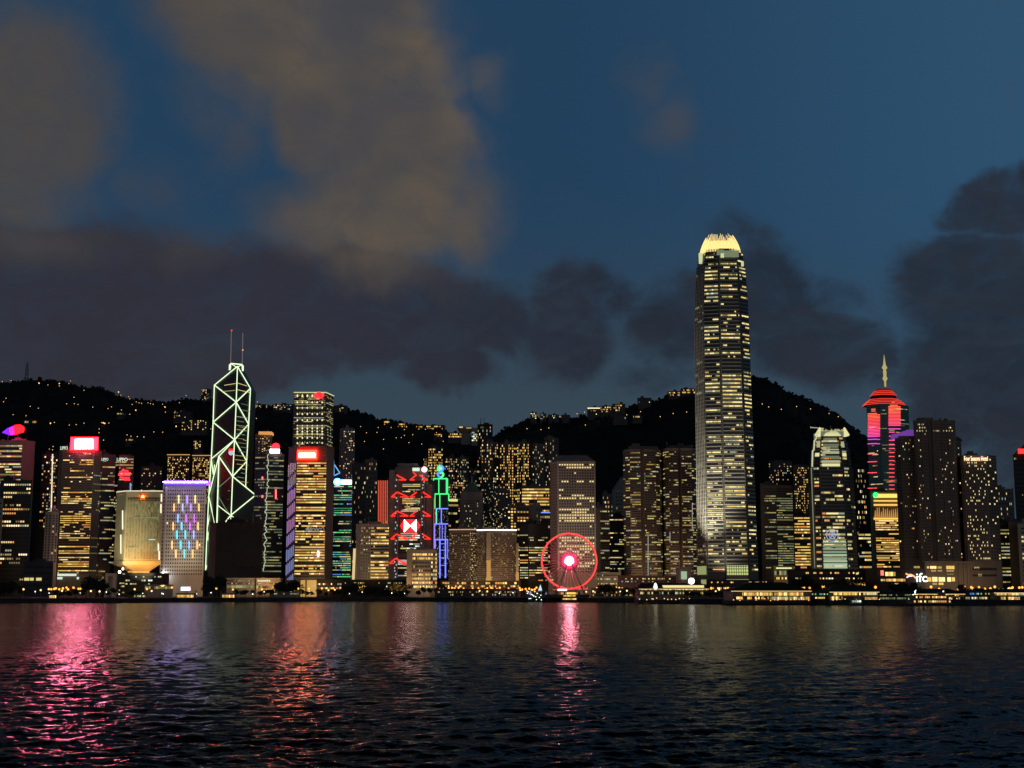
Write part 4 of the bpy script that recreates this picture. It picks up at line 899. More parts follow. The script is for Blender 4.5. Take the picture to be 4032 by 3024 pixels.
T('office_tower', 'dark tower of scattered warm windows in front of the neon emblem tower', 1660, [(2, 4), (13, 0), (126, 0)], 1894, [F(1, .5, .4, 'res', 'res', .3), F(9, .7, .42, 'off', 'res', .42)], 24, DARK, ybot=2290)
T('slab_tower', 'narrow windowless grey slab at the left edge below the emblem tower', 1640, [(-70, 0), (14, 0)], 1965, [F(5, .4, .3, 'res', 'dim', .05)], 18, GREY)
T('slim_tower', 'slim dark tower with a dotted vertical light line left of the red sign tower', 2000, [(166, 0), (200, 0), (229, 8)], 1788, [F(4, .6, .5, 'res', 'res', .3), F(4, .6, .5, 'res', 'res', .45)], 26, DARK, ybot=2090)
mb = MB()
for k in range(46): p = P(207 - k * .12, 1790 + k * 5, 1996); mb.box(p.x - .8, p.x + .8, p.y, p.y + .4, p.z - .7, p.z + .7)
tag(mb.build('light_string', emat('dot_light', (1, .9, .7), 1.2)), 'dotted string of white lights running down the slim dark tower', 'light string')
T('block', 'black windowless block between two towers at the lower left', 1700, [(122, 0), (181, 0)], 2085, [None], 5, BLACK)
T('checkered_block', 'grey block with a checkerboard of dark windows left of the red sign tower', 1640, [(179, 0), (205, 0), (232, 8)], 2018, [F(2, .45, .6, 'res', 'dim', .03), F(2, .45, .6, 'res', 'dim', .05)], 18, CONC, ybot=2215)
root, pts, zt, xm = T('red_sign_tower', 'tall amber lit office tower under a huge white hot red bordered sign', 1720, [(232, 4), (248, 0), (372, 0), (401, 12)], 1776, [None, F(24, .85, .42, 'off', 'gold', lambda t: .62 if t < .68 else (.05 if t < .76 else .25), .02), F(4, .5, .4, 'off', 'dim', .1)], 56, BROWN, ybot=2260)
sg = sign_panel(root, 'roof_sign', 277, 387, 1722, 1772, 1719, emat('sign_red_border', (1, .003, .006), 50.0), 1.2)
sign_panel(sg, 'sign_face', 294, 366, 1730, 1766, 1717.6, WHOT, .8)
for x in (290, 332, 374): MB().tube(P(x, 1778, 1722), P(x, 1770, 1722), .5, 5).build('sign_post', STEEL, root)
for i, (x0, x1, y) in enumerate(((226, 300, 2263), (302, 310, 2276), (225, 245, 2276))): a, b = P(x0, y + 5, 1716), P(x1, y - 4, 1716); mb = MB(); mb.box(a.x, b.x, 1716, 1717, a.z, b.z, WI[PAL['cool'][1].name]); winobj(mb, 'lobby_window', root)
root, pts, zt, xm = T('low_block', 'low dark block with three lit windows at the lower left', 1560, [(94, 0), (210, 0)], 2214, [F(7, .8, .45, 'off', 'off', 0)], 5, DARK)
for x0, x1 in ((95, 115), (118, 132), (142, 163)): a, b = P(x0, 2286, 1559), P(x1, 2275, 1559); mb = MB(); mb.box(a.x, b.x, 1559, 1559.6, a.z, b.z, WI[PAL['off'][2].name]); winobj(mb, 'lit_window', root)
root, pts, zt, xm = T('angular_twin_tower', 'dark tower with pale lettering at its top left of the funnel base block', 1850, [(381, 10), (404, 0), (457, 6)], 1792, [F(4, .7, .5, 'off', 'dim', .3), F(8, .8, .4, 'off', 'dim', .3)], 46, GLASSW)
text('LIPPO', root, P(413, 1809, 1848), 9, 3.6, SIGNM)
root, pts, zt, xm = T('angular_twin_tower', 'dark tower with pale lettering behind the cream funnel base block', 1870, [(455, 8), (470, 0), (528, 4)], 1796, [F(2, .7, .5, 'off', 'dim', .3), F(9, .8, .4, 'off', 'dim', .35)], 46, GLASSW)
text('LIPPO', root, P(481, 1810, 1868), 14.5, 4.6, SIGNM)
root, pts, zt, xm = T('rear_tower', 'dark hillside tower lettered at its top left of the huge red sign', 2000, [(236, 0), (276, 0)], 1770, [F(5, .7, .4, 'res', 'dim', .2)], 30, DARK)
MB().tube(P(238, 1772, 1999), P(238, 1757, 1999), .4, 5).build('sign_post', STEEL, root); MB().tube(P(266, 1772, 1999), P(266, 1757, 1999), .4, 5).build('sign_post', STEEL, root)
text('LIPPO', root, P(252, 1765, 1998), 10.5, 5, SIGNM)
root, pts, zt, xm = T('red_emblem_tower', 'dark tower with a bright red angular emblem above the cream funnel block', 1790, [(462, 0), (522, 0)], 1898, [F(9, .8, .4, 'off', 'dim', .4)], 36, DARK, rooftop=False)
mb = MB()
for y, a, b in ((1852, 480, 505), (1860, 470, 514), (1870, 466, 512), (1880, 472, 510), (1888, 490, 512)): mb.tube(P(a, y, 1789), P(b, y + 2, 1789), 1.0, 5)
mb.poly([P(488, 1846, 1789), P(468, 1866, 1789), P(490, 1890, 1789)], .9, 5); mb.tube(P(494, 1899, 1791), P(494, 1880, 1791), .5, 5)
mb.build('red_emblem', emat('emblem_red_hot', (1, .03, .05), 2.0), root)
MB().tube(P(514, 1902, 1788), P(514, 1940, 1788), .9, 5).build('blue_lamp', emat('lamp_blue_soft', (.3, .6, 1), .7), root)
# behind the white light bar block
for x0, x1, y, lab in ((658, 748, 1793, 'lattice of gold windows on the broad flat tower above the purple crown'), (757, 832, 1796, 'gold windowed flat tower between the purple crown and the braced tower')):
    root, pts, zt, xm = T('apartment_tower', lab, 2250, [(x0, 0), (x1, 0)], y, [F(10, .5, .6, 'res', 'gold', .42)], 26, DARK, ybot=2000)
    MB().tube((pts[0][0], 2249, zt + 1), (pts[1][0], 2249, zt + 1), .55, 4).build('roof_light', emat('roof_amber', (1, .6, .2), .7), root)
T('apartment_tower', 'dim apartment block between the red emblem and the purple crown', 2300, [(555, 0), (640, 6)], 1838, [F(8, .5, .5, 'res', 'res', .14)], 14, DARK, ybot=1960)
# dark block in front of the braced tower
T('unlit_block', 'black unlit office block in front of the braced glass tower', 1580, [(826, 14), (852, 0), (1036, 0)], 2062, [None, F(20, .9, .5, 'off', 'dim', .0)], 15, smat('unlit_cladding', (.05, .034, .026), .7, .3, .1), ybot=2275)
# squiggle light tower
root, pts, zt, xm = T('script_light_tower', 'office tower with a wriggling white light line left of the gold banded tower', 1760, [(1005, 2), (1046, 0), (1120, 6)], 1790, [F(8, .8, .4, 'off', 'fac', .42), F(13, .85, .42, 'off', 'fac', .5)], 42, DARK, ybot=2255)
pp = []; y = 1787.0
while y < 2255: pp.append(P(1057 - 18 * (y - 1787) / 468 + R.uniform(-7, 7) * (1 if R.random() < .6 else .2), y, 1757.5)); y += R.uniform(5, 11)
MB().poly(pp, .4, 5).build('light_script', emat('script_white', (.85, 1, .7), .7), root)
sg = sign_panel(root, 'roof_sign', 1063, 1101, 1768, 1784, 1758, emat('sign_white_pink', (1, .75, .78), 7)); MB().disc((P(1086, 1760, 1758).x, P(1086, 1760, 1758).z), 5, 1757.5, 1758.4, 16).build('sign_cap', REDHOT, sg)
for x, y, h in ((1033, 1882, 5), (1086, 1945, 18), (1033, 1955, 5)): MB().tube(P(x, y + h, 1758), P(x, y - h, 1758), 1.0, 5).build('red_lamp', emat('lamp_red', (1, .12, .12), 2.5), root)
T('apartment_tower', 'hillside tower with an amber crown behind the wriggling light tower', 2300, [(1006, 0), (1030, 0), (1072, 8)], 1712, [F(4, .5, .5, 'res', 'res', .1), F(5, .6, .5, 'res', 'res', .35)], 20, GREY, ybot=1800)
a, b = P(1018, 1710, 2296), P(1068, 1699, 2296); tag(MB().box(a.x, b.x, 2296, 2320, a.z, b.z).build('crown_box', emat('crown_amber', (1, .45, .12), .7)), 'amber glowing roof box on the hillside tower left of the lozenge light tower', 'roof box')
# blue masts and green glass tower
root, pts, zt, xm = T('mast_tower', 'dark tower topped by pale blue twin masts beside the gold tower', 1740, [(1290, 0), (1338, 0)], 1874, [F(7, .7, .45, 'off', 'dim', .2)], 40, DARK, rooftop=False)
BM = emat('mast_blue', (.18, .5, .95), 1.0)
for a in ([(1292, 1787), (1290, 1874)], [(1313, 1783), (1315, 1871)], [(1292, 1836), (1314, 1871)], [(1317, 1830), (1338, 1862), (1315, 1873)]): MB().poly([P(x, y, 1739) for x, y in a], .75, 5).build('mast', BM, root)
root, pts, zt, xm = T('green_glass_tower', 'glass tower with green and blue lit floors under a blue round sign', 1720, [(1308, 2), (1314, 0), (1389, 0)], 1888, [F(2, .7, .5, 'off', 'dim', .3), F(14, .92, .46, 'off', 'green', 1.0)], 44, GLASSW, ybot=2275)
c = P(1329, 1898, 1718); sg = MB().disc((c.x, c.z), 4.6, 1717, 1718, 18).build('round_sign', emat('sign_blue_hot', (.04, .22, 1), 16), root); MB().disc((c.x, c.z), 1.8, 1716.4, 1716.9, 12).build('sign_centre', emat('sign_cyan_hot', (.6, .9, 1), 9), sg)
sign_panel(root, 'roof_sign', 1344, 1384, 1890, 1907, 1718, emat('sign_white_cool', (.95, .95, 1), 5), .8)
T('apartment_tower', 'hillside tower with one bright top floor right of the lozenge light tower', 2250, [(1338, 0), (1352, 0), (1398, 4)], 1690, [F(2, .5, .5, 'res', 'res', .05), F(6, .55, .45, 'res', 'res', lambda t: .9 if t > .955 else .18)], 26, GREY, ybot=1930)
T('apartment_tower', 'dark apartment tower behind the blue round sign', 2050, [(1386, 0), (1440, 6)], 1828, [F(9, .5, .45, 'res', 'res', .16)], 26, DARK)
T('apartment_tower', 'dark apartment tower left of the red lit facade', 2080, [(1436, 0), (1486, 6)], 1812, [F(8, .5, .45, 'res', 'res', .2)], 28, BROWN)
# pale slab with gold bands
root, pts, zt, xm = T('gold_slab_block', 'pale concrete slab block with gold lit bands left of the truss tower', 1600, [(1402, 4), (1420, 0), (1461, 0), (1532, 2)], 2066, [None, F(4, .4, .32, 'res', 'off', lambda t: .5 if R.random() < .5 else .1), F(14, .92, .45, 'off', 'gold', .72, .01)], 17, CONC, ybot=2280)
MB().tube(P(1391, 2285, 1604), P(1396, 2160, 1604), 1.6, 6).build('edge_light', emat('edge_gold', (1, .7, .35), .8), root)
# red facade
root, pts, zt, xm = T('red_lit_block', 'block washed in vertical red light lines behind the truss tower', 1800, [(1488, 0), (1712, 0)], 1895, [F(40, .5, .5, 'res', 'dim', .08)], 24, BROWN)
for px in list(range(1490, 1531, 7)) + list(range(1687, 1711, 7)):
    MB().tube(P(px, 2160, 1798.6), P(px, 1892 if px < 1600 else 1960, 1798.6), .55, 5).build('red_line', emat('line_red', (1, .13, .07), .75), root)
# cream block in front
root, pts, zt, xm = T('cream_block', 'small cream office block with gold windows in front of the truss tower', 1500, [(1602, 0), (1624, 0), (1696, 0), (1722, 8)], 2168, [None, F(12, .9, .5, 'full', 'gold', lambda t: .1 if .42 < t < .78 else .92, .0), F(3, .7, .5, 'res', 'off', .75)], 9, CONC, ybot=2318)
mb = MB()
for k in range(13): x = pts[1][0] + (pts[2][0] - pts[1][0]) * k / 12; mb.box(x - .18, x + .18, 1499.2, 1499.8, LAND + 5, zt - 8)
mb.build('fins', CONC, root)
# twin hotel blocks
for lab, px, y, dd, re in (('left of two brown hotel blocks, peach light along its roof', [(1768, 8), (1850, 0), (1881, 4)], 2090, 1640, PEACH), ('right of two brown hotel blocks, split by an uplit amber pillar', [(1878, 8), (1926, 0), (2034, 4)], 2092, 1618, WSIGN)):
    root, pts, zt, xm = T('hotel_block', lab, dd, px, y, [F(16, .6, .42, 'res', 'dim', .12), F(6 if re is PEACH else 20, .6, .42, 'res', 'off' if re is PEACH else 'dim', .45 if re is PEACH else .16)], 24, PINKST, ybot=2285)
    MB().poly([(x, yy - .8, zt + 1.6) for x, yy in pts], .5 if re is PEACH else .7, 5).build('roof_light', re, root)
    if re is not PEACH:
        mb = MB(); p = P(1924, 2280, 1614); mb.box(p.x - 2.6, p.x + 2.6, 1613.5, 1618.5, LAND, zt - 1); mb.build('pillar', CONC, root)
        mb = MB(); mb.box(p.x - 3.3, p.x + 3.3, 1613.2, 1613.45, LAND, LAND + 22); mb.box(p.x - 2.3, p.x + 2.3, 1612.8, 1613.1, LAND, LAND + 42); mb.build('pillar_wash', emat('pillar_amber', (1, .50, .12), .5), root)  # uplight on the pillars painted as glowing sheets
        p = P(2037, 2280, 1614); MB().box(p.x - 1.6, p.x + 1.6, 1613.5, 1618.5, LAND, zt - 14).build('pillar', CONC, root); MB().box(p.x - 1.8, p.x + 1.8, 1613.2, 1613.45, LAND, LAND + 28).build('pillar_wash', emat('pillar_amber', (1, .50, .12), .5), root)
# pyramid roofed tower
root, pts, zt, xm = T('pyramid_roof_tower', 'stone tower with a copper green pyramid roof behind the hotel blocks', 1760, [(1812, 4), (1826, 0), (1890, 0), (1902, 4)], 1962, [None, F(9, .6, .5, 'res', 'dim', .14), None], 12, GREY, roof=False, ybot=2086)
cx_ = P(1858, 1900, 1780).x; q = lambda h, d: [(cx_ - h, 1782 - d), (cx_ + h, 1782 - d), (cx_ + h, 1782 + d), (cx_ - h, 1782 + d)]
MB().prism(q(13.5, 18), zt + .01, P(1858, 1938, 1770).z).build('attic', GREY, root); MB().prism(q(12.5, 17), P(1858, 1938, 1770).z + .01, P(1858, 1898, 1775).z, 0, q(2.5, 3)).build('pyramid_roof', GREENR, root); MB().lathe((cx_, 1782, P(1858, 1899, 1775).z), [(1.2, 0), (.8, 3), (.2, 9)], 6).build('finial', STEEL, root)
root, pts, zt, xm = T('glow_roof_block', 'narrow block with a yellow green glowing cap left of the pyramid roof', 1790, [(1765, 0), (1806, 4)], 1975, [F(6, .7, .45, 'off', 'dim', .2)], 22, BLACK, rooftop=False)
a, b = P(1768, 1974, 1789), P(1801, 1965, 1789); MB().box(a.x, b.x, 1790, 1800, a.z, b.z).build('glow_cap', emat('cap_yellow', (.85, .85, .3), .9), root); MB().tube(P(1794, 1966, 1792), P(1794, 1944, 1792), .4, 5).build('mast', emat('cap_yellow_soft', (.7, .8, .4), .5), root)
# mid-level apartment towers
MID = [(1686, 1744, 1760, 2480, .5, 'gold', 'broad shouldered apartment tower with rows of gold windows behind the outlined tower', DARK), (1668, 1688, 1800, 2520, .35, 'res', 'thin apartment tower left of the broad shouldered one behind the outlined tower', DARK),
 (1752, 1800, 1800, 2420, .42, 'res', 'apartment tower with bright stair windows just right of the ribbon emblem', DARK), (1797, 1846, 1803, 2470, .30, 'res', 'apartment tower with speckled lit windows above the copper pyramid', BROWN),
 (1842, 1880, 1848, 2380, .16, 'dim', 'low dim apartment tower right of the speckled one above the pyramid', DARK), (1880, 1940, 1672, 2560, .28, 'res', 'tallest hillside apartment tower with two roof antennae by the lookout', BLACK),
 (1896, 1962, 1742, 2440, .34, 'res', 'apartment tower with lit columns in front of the antenna tower', BROWN), (1962, 1990, 1770, 2500, .2, 'dim', 'narrow dim apartment tower between lit column towers', DARK),
 (1968, 2036, 1745, 2400, .34, 'gold', 'apartment tower with tall gold stacked windows left of centre', BROWN), (2036, 2088, 1742, 2430, .30, 'gold', 'brown apartment tower with gold stacked windows beside its twin', BROWN),
 (2092, 2144, 1750, 2350, .14, 'res', 'dim brown apartment tower left of the round window tower', BROWN), (2142, 2200, 1725, 2400, .22, 'res', 'taller brown apartment tower directly left of the round window tower', BROWN),
 (1905, 1950, 1900, 2250, .25, 'dim', 'dark mid height block in front of the antenna tower', DARK), (1940, 2006, 1930, 2150, .22, 'res', 'dim block of small windows behind the right hotel block', BROWN)]
for x0, x1, y, d, p, pal, lab, wl_ in MID:
    root, pts, zt, xm = T('apartment_tower', lab, d, [(x0, 4), (x0 + (x1 - x0) * .3, 0), (x0 + (x1 - x0) * .68, 0), (x1, 5)], y, [F(3, .5, .55, 'res', pal, p), F(4, .5, .6, 'res', pal, p * 1.1), F(3, .5, .55, 'res', pal, p)], 30, wl_, ybot=2080 if y < 1900 else 2120, z0=40)
    if y == 1672:
        for px in (1893, 1906): MB().tube(P(px, 1672, d + 12), P(px, 1645, d + 12), .5, 5).build('antenna', STEEL, root)
T('office_block', 'bright gold lit office slab left of the round window tower', 1900, [(2052, 0), (2166, 0)], 1915, [F(24, .85, .5, 'off', 'gold', lambda t: .9 if t > .5 else .35)], 14, BROWN, ybot=2090)
T('office_block', 'brown office block with vertical bays behind the amber pillars', 1740, [(1998, 0), (2034, 0), (2084, 4)], 1992, [F(3, .6, .5, 'res', 'gold', .35), F(4, .6, .5, 'off', 'gold', .5)], 20, BROWN, ybot=2230)
T('slab_block', 'plain pale concrete slab below the bright gold office slab', 1760, [(2083, 0), (2110, 0), (2128, 6)], 1988, [None, F(2, .4, .4, 'res', 'dim', .1)], 14, CONC)
T('dark_office_block', 'black topped office block with warm strip windows behind the wheel', 1660, [(2046, 3), (2080, 0), (2158, 2)], 2066, [F(5, .8, .42, 'off', 'off', .4), F(12, .85, .42, 'off', 'off', lambda t: .02 if t > .8 else .62)], 22, BLACK, ybot=2290)
root, pts, zt, xm = T('blue_lit_block', 'small block with a blue roof line beside the round window tower', 1800, [(2130, 0), (2166, 0)], 2020, [F(5, .7, .45, 'off', 'dim', .35)], 16, DARK, rooftop=False)
MB().tube((pts[0][0], 1799, zt + .5), (pts[1][0], 1799, zt + .5), .7, 5).build('roof_light', emat('roof_blue', (.15, .25, 1), 1.6), root)
# right of the round window tower
T('dark_tower', 'narrow dark tower with a white edge line right of the round window tower', 1700, [(2344, 0), (2362, 0), (2400, 4)], 2002, [None, F(6, .7, .5, 'off', 'dim', .3)], 26, GREY, ybot=2260)
T('apartment_tower', 'dim far tower right of the round window tower', 2000, [(2372, 0), (2412, 4)], 1946, [F(7, .5, .45, 'res', 'res', .3)], 22, BROWN)
T('dark_tower', 'dark office tower with one bright lower floor left of the twin brown towers', 1720, [(2398, 0), (2462, 0)], 2036, [F(12, .85, .45, 'off', 'off', lambda t: .95 if .18 < t < .215 else .34)], 26, BLACK, ybot=2270)
root, pts, zt, xm = T('gabled_tower', 'stone tower with arched windows and a peaked roof left of the twin brown towers', 1900, [(2410, 4), (2422, 0), (2462, 0)], 1930, [None, F(4, .5, .5, 'res', 'dim', .05)], 10, CONC, roof=False, ybot=2080)
b_ = [(pts[0][0], 1904), (pts[1][0], 1900), (pts[2][0], 1900), (pts[2][0], 1930), (pts[0][0], 1930)]; tx = P(2452, 1880, 1910).x
MB().prism(b_, zt + .01, P(2450, 1876, 1905).z, 0, [(tx + (x - tx) * .15, 1914 + (y - 1914) * .2) for x, y in b_]).build('roof', GREY, root)
# twin brown rounded towers
for x0, x1, y, lab in ((2455, 2607, 1772, 'left of two rounded brown granite towers beside the tallest tower'), (2613, 2746, 1768, 'right of two rounded brown granite towers, touching the tallest tower')):
    w = x1 - x0
    root, pts, zt, xm = T('granite_tower', lab, 1620, [(x0, 16), (x0 + w * .06, 5), (x0 + w * .18, 0), (x0 + w * .45, -2), (x0 + w * .50, 1), (x0 + w * .55, -2), (x0 + w * .85, 0), (x0 + w * .95, 5), (x1, 16)], y, [F(1, .8, .4, 'off', 'dim', .25), F(3, .85, .4, 'off', 'dim', .3), F(9, .9, .38, 'off', 'dim', .34, .01), None, None, F(10, .9, .38, 'off', 'dim', .36, .01), F(3, .85, .4, 'off', 'dim', .3), F(1, .8, .4, 'off', 'dim', .25)], 52, PINKST, ybot=2262, ymeas=2000)
    for f, g in ((.2, .42), (.58, .86)):
        a = P(x0 + w * f, y, 1626); b = P(x0 + w * g, y - 14, 1626); MB().box(a.x, b.x, 1624, 1650, zt + .5, b.z).build('plant_room', PINKST, root)
    for px, y0, y1 in (((2552, 2110, 2270),) if x0 < 2500 else ((2726, 1980, 2090), (2638, 2095, 2135))): MB().tube(P(px, y0, 1616), P(px, y1, 1616), .45, 5).build('light_strip', emat('strip_pale', (.8, .78, .8), .4), root)
# right of the tallest tower
T('apartment_tower', 'dark speckled apartment tower behind the green tinted hotel right of the tallest tower', 2250, [(3026, 4), (3045, 0), (3118, 4)], 1818, [F(3, .5, .5, 'res', 'res', .25), F(8, .5, .5, 'res', 'res', .28)], 26, DARK, ybot=2050)
T('apartment_tower', 'apartment tower with orange windows left of the shorter finned tower', 2200, [(3122, 0), (3196, 4)], 1833, [F(11, .5, .5, 'res', 'gold', .3)], 24, DARK, ybot=2060)
T('hotel_tower', 'flat topped green tinted block directly right of the tallest tower', 1620, [(2996, 6), (3010, 0), (3058, 0), (3125, 2)], 1914, [None, F(7, .8, .42, 'off', 'fac', .25), F(10, .85, .42, 'off', 'fac', .85)], 34, BROWN, ybot=2240, ymeas=2050)
T('office_tower', 'office tower with bright gold floors left of the shorter finned tower', 1700, [(3124, 0), (3202, 0)], 2028, [F(11, .85, .5, 'off', 'gold', .62)], 18, BLACK, ybot=2240)
T('apartment_tower', 'narrow apartment tower right of the shorter finned tower', 2150, [(3366, 0), (3408, 4)], 1838, [F(6, .5, .5, 'res', 'res', .4)], 24, DARK)
T('office_block', 'dark block with a few long lit floors right of the shorter finned tower', 1680, [(3378, 0), (3428, 0)], 2078, [F(7, .9, .5, 'off', 'off', .45)], 11, BLACK, ybot=2240)
root, pts, zt, xm = T('amber_crown_block', 'office block with a blazing amber crown and a green lamp', 1640, [(3428, 0), (3440, -2), (3546, 0)], 1940, [None, F(18, .85, .55, 'off', 'gold', 1.0, .02)], 22, BROWN, ybot=2236, ystart=2040)
for y, h, m in ((1952, 15, 'sign_amber'), (1972, 6, 'amber_line'), (1988, 7, 'amber_line'), (2042, 8, 'amber_line')):
    a, b = P(3441, y + h * .5, 1637), P(3546, y - h * .5, 1637); MB().box(a.x, b.x, 1637, 1638, a.z, b.z).build('crown_light', emat(m, (1, .58, .12), 1.5 if m == 'sign_amber' else 1.1), root)
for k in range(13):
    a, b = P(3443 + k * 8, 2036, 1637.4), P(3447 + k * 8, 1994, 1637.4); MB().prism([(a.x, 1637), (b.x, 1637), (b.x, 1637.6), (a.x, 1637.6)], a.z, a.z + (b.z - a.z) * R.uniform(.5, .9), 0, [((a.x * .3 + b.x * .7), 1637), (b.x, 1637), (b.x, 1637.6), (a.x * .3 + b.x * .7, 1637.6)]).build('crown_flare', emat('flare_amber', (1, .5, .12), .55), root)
MB().lathe(P(3448, 1949, 1634), [(1, -3), (3, -1), (3, 1), (1, 3)], 10).build('green_lamp', emat('lamp_green', (.015, 1, .10), 4), root)
# broad dark residential hotel
root, pts, zt, xm = T('residence_tower', 'left wing of the broad dark residence with a purple lit stepped crown', 1575, [(3530, 8), (3552, 0), (3606, 0)], 1720, [F(2, .5, .4, 'res', 'res', .03), F(7, .5, .4, 'res', 'res', .08)], 38, BROWN, ybot=2200, rooftop=False, ymeas=1900)
for i, (x0, x1, y0, y1) in enumerate(((3524, 3545, 1722, 1706), (3545, 3562, 1720, 1701), (3562, 3580, 1718, 1696), (3580, 3604, 1716, 1690))):
    a, b = P(x0, y0, 1574), P(x1, y1, 1574); mb = MB().box(a.x, b.x - .3, 1578, 1592, a.z, b.z); mb.build('purple_crown', emat('crown_purple', (.30, .08, .62), .5), root)
root, pts, zt, xm = T('residence_tower', 'broad dark residence tower of scattered warm windows at the right', 1560, [(3606, 4), (3616, 0), (3660, 0), (3664, 3), (3676, 3), (3680, 0), (3764, 0), (3772, 5)], 1658, [None, F(6, .5, .4, 'res', 'res', lambda t: .5 if t > .94 else .09), None, None, None, F(10, .5, .4, 'res', 'res', lambda t: .75 if t > .93 and t < .96 else .09), None], 42, BROWN, ybot=2200, ymeas=1900)
for px in (3640, 3720, 3745): MB().box(P(px, 1900, 1558).x - .6, P(px, 1900, 1558).x + .6, 1559, 1560.5, LAND, zt - 6).build('pier', BROWN, root)
T('residence_tower', 'lower right shoulder of the broad dark residence tower', 1580, [(3768, 0), (3792, 4)], 1738, [F(3, .5, .4, 'res', 'res', .1)], 36, BROWN, ybot=2200, ymeas=1900)
root, pts, zt, xm = T('hotel_tower', 'brown hotel tower with a lit white name sign along its top', 1560, [(3788, 3), (3800, 0), (3890, 0), (3930, 6)], 1796, [None, F(11, .5, .45, 'res', 'round', lambda t: .02 if .44 < t < .54 else .22), F(4, .5, .45, 'res', 'round', lambda t: .02 if .44 < t < .54 else .2)], 32, BROWN, ybot=2205, ymeas=1950)
text('Four Seasons Hotel', root, P(3843, 1806, 1556), 26.5, 5.2, emat('letters_warm', (1, .68, .42), 2.2))
T('apartment_tower', 'low far tower between the hotel and the red lamp tower', 2050, [(3922, 0), (3990, 6)], 1928, [F(8, .5, .45, 'res', 'res', .22)], 20, BROWN)
T('banded_tower', 'dim banded tower right of the hotel with a name sign', 1620, [(3936, 0), (3984, 0)], 2060, [F(6, .9, .4, 'off', 'dim', .5)], 20, DARK)
T('brown_tower', 'plain brown tower at the right near the edge of the skyline', 1600, [(3970, 0), (4006, 0), (4014, 6)], 2058, [None, None], 8, BROWN)
T('edge_tower', 'grey striped slab at the right edge of the skyline', 1580, [(4006, 0), (4016, 0), (4110, 0)], 2066, [None, F(9, .85, .45, 'off', 'off', .35)], 16, CONC)
root, pts, zt, xm = T('red_lamp_tower', 'dark reddish tower with a red square lamp at the right edge', 2100, [(3988, 0), (4100, 0)], 1792, [F(16, .6, .4, 'res', 'dim', .06)], 30, BLACK)
sign_panel(root, 'red_lamp', 4010, 4036, 1768, 1786, 2098, emat('lamp_red_square', (1, .015, .015), 4.0), 2)
mb = MB(); p = P(4050, 1760, 2110); q0, q1 = P(3996, 1792, 2101), P(4100, 1792, 2101); mb.face([q0, q1, (q1.x, 2101, P(4100, 1740, 2101).z), (P(4040, 1742, 2101).x, 2101, P(4040, 1742, 2101).z)]); mb.face([q1, q0, (P(4040, 1742, 2103).x, 2106, P(4040, 1742, 2103).z), (q1.x, 2106, P(4100, 1740, 2103).z)]); mb.build('gable', BLACK, root)
# ================================================================== OBSERVATION WHEEL
DW = 1345
c = P(2241, 2209, DW); RW = 107 / FPX * DW
root = thing('observation_wheel', 'large observation wheel with a glowing red rim and a white hot hub', 'ferris wheel', (c.x, DW, LAND))
RIM = emat('rim_red', (1, .06, .05), 1.5)
ring = lambda r, y: [(c.x + r * math.cos(q * math.pi / 42), y, c.z + r * math.sin(q * math.pi / 42)) for q in range(85)]
MB().poly(ring(RW, DW - 1.2), .85, 6).build('rim', RIM, root); MB().poly(ring(RW, DW + 1.2), .85, 6).build('rim', RIM, root)
MB().poly(ring(RW * .965, DW), .25, 5).build('inner_rim', REDP, root)
SPK = emat('spoke_glow', (.9, .08, .11), .65, False, (.3, .2, .2))
for k in range(42):
    t = k * math.pi / 21; d = Vector((math.cos(t), 0, math.sin(t)))
    MB().tube((c.x + d.x * 2.5, DW + (1.6 if k % 2 else -1.6), c.z + d.z * 2.5), (c.x + d.x * RW, DW, c.z + d.z * RW), .15, 4).build('spoke', SPK, root)
GOND = emat('gondola_shell', (.9, .15, .13), .10, False, (.25, .22, .22))
for k in range(42):
    t = (k + .5) * math.pi / 21; x, z = c.x + (RW + .6) * math.cos(t), c.z + (RW + .6) * math.sin(t)
    g = MB().lathe((x, DW, z - 2.1), [(.5, 0), (1.0, .4), (1.05, 1.2), (.6, 1.75), (.12, 2.0)], 8).build('gondola', GOND, root)
hub = MB().disc((c.x, c.z), 3.6, DW - 3.2, DW + 3.2, 32).build('hub', emat('hub_white', (1, .26, .36), 110), root)
for r_, s in ((4.7, 4), (5.5, 2.2), (6.3, 1.3), (7.1, .8), (8.0, .5), (9.0, .3)):  # soft halo around the hub painted as fading glow rings and rays
    MB().poly([(c.x + r_ * math.cos(q * .1745), DW - 2.6, c.z + r_ * math.sin(q * .1745)) for q in range(37)], .45, 5).build('hub_halo_ring', emat('hub_halo_ring_%d' % int(s * 100), (1, .04, .12), s), hub)
for k in range(42):
    t = (k + .25) * math.pi / 21; MB().tube((c.x + 4.3 * math.cos(t), DW - 2.4, c.z + 4.3 * math.sin(t)), (c.x + 9.5 * math.cos(t), DW - 1.9, c.z + 9.5 * math.sin(t)), .14, 4).build('hub_halo_ray', emat('hub_halo_ray', (1, .05, .13), .5), hub)
LEG = smat('wheel_leg', (.34, .28, .28), .5, .1, .2)
for px0, px1, yy in ((2225, 2193, -6), (2232, 2208, 6), (2243, 2270, 6), (2250, 2300, -6)):
    MB().tube((c.x + (px0 - 2237) * .08, DW + yy * .5, c.z), (P(px1, 2318, DW).x, DW + yy * 1.2, LAND + 4), .62, 6).build('leg', LEG, root)
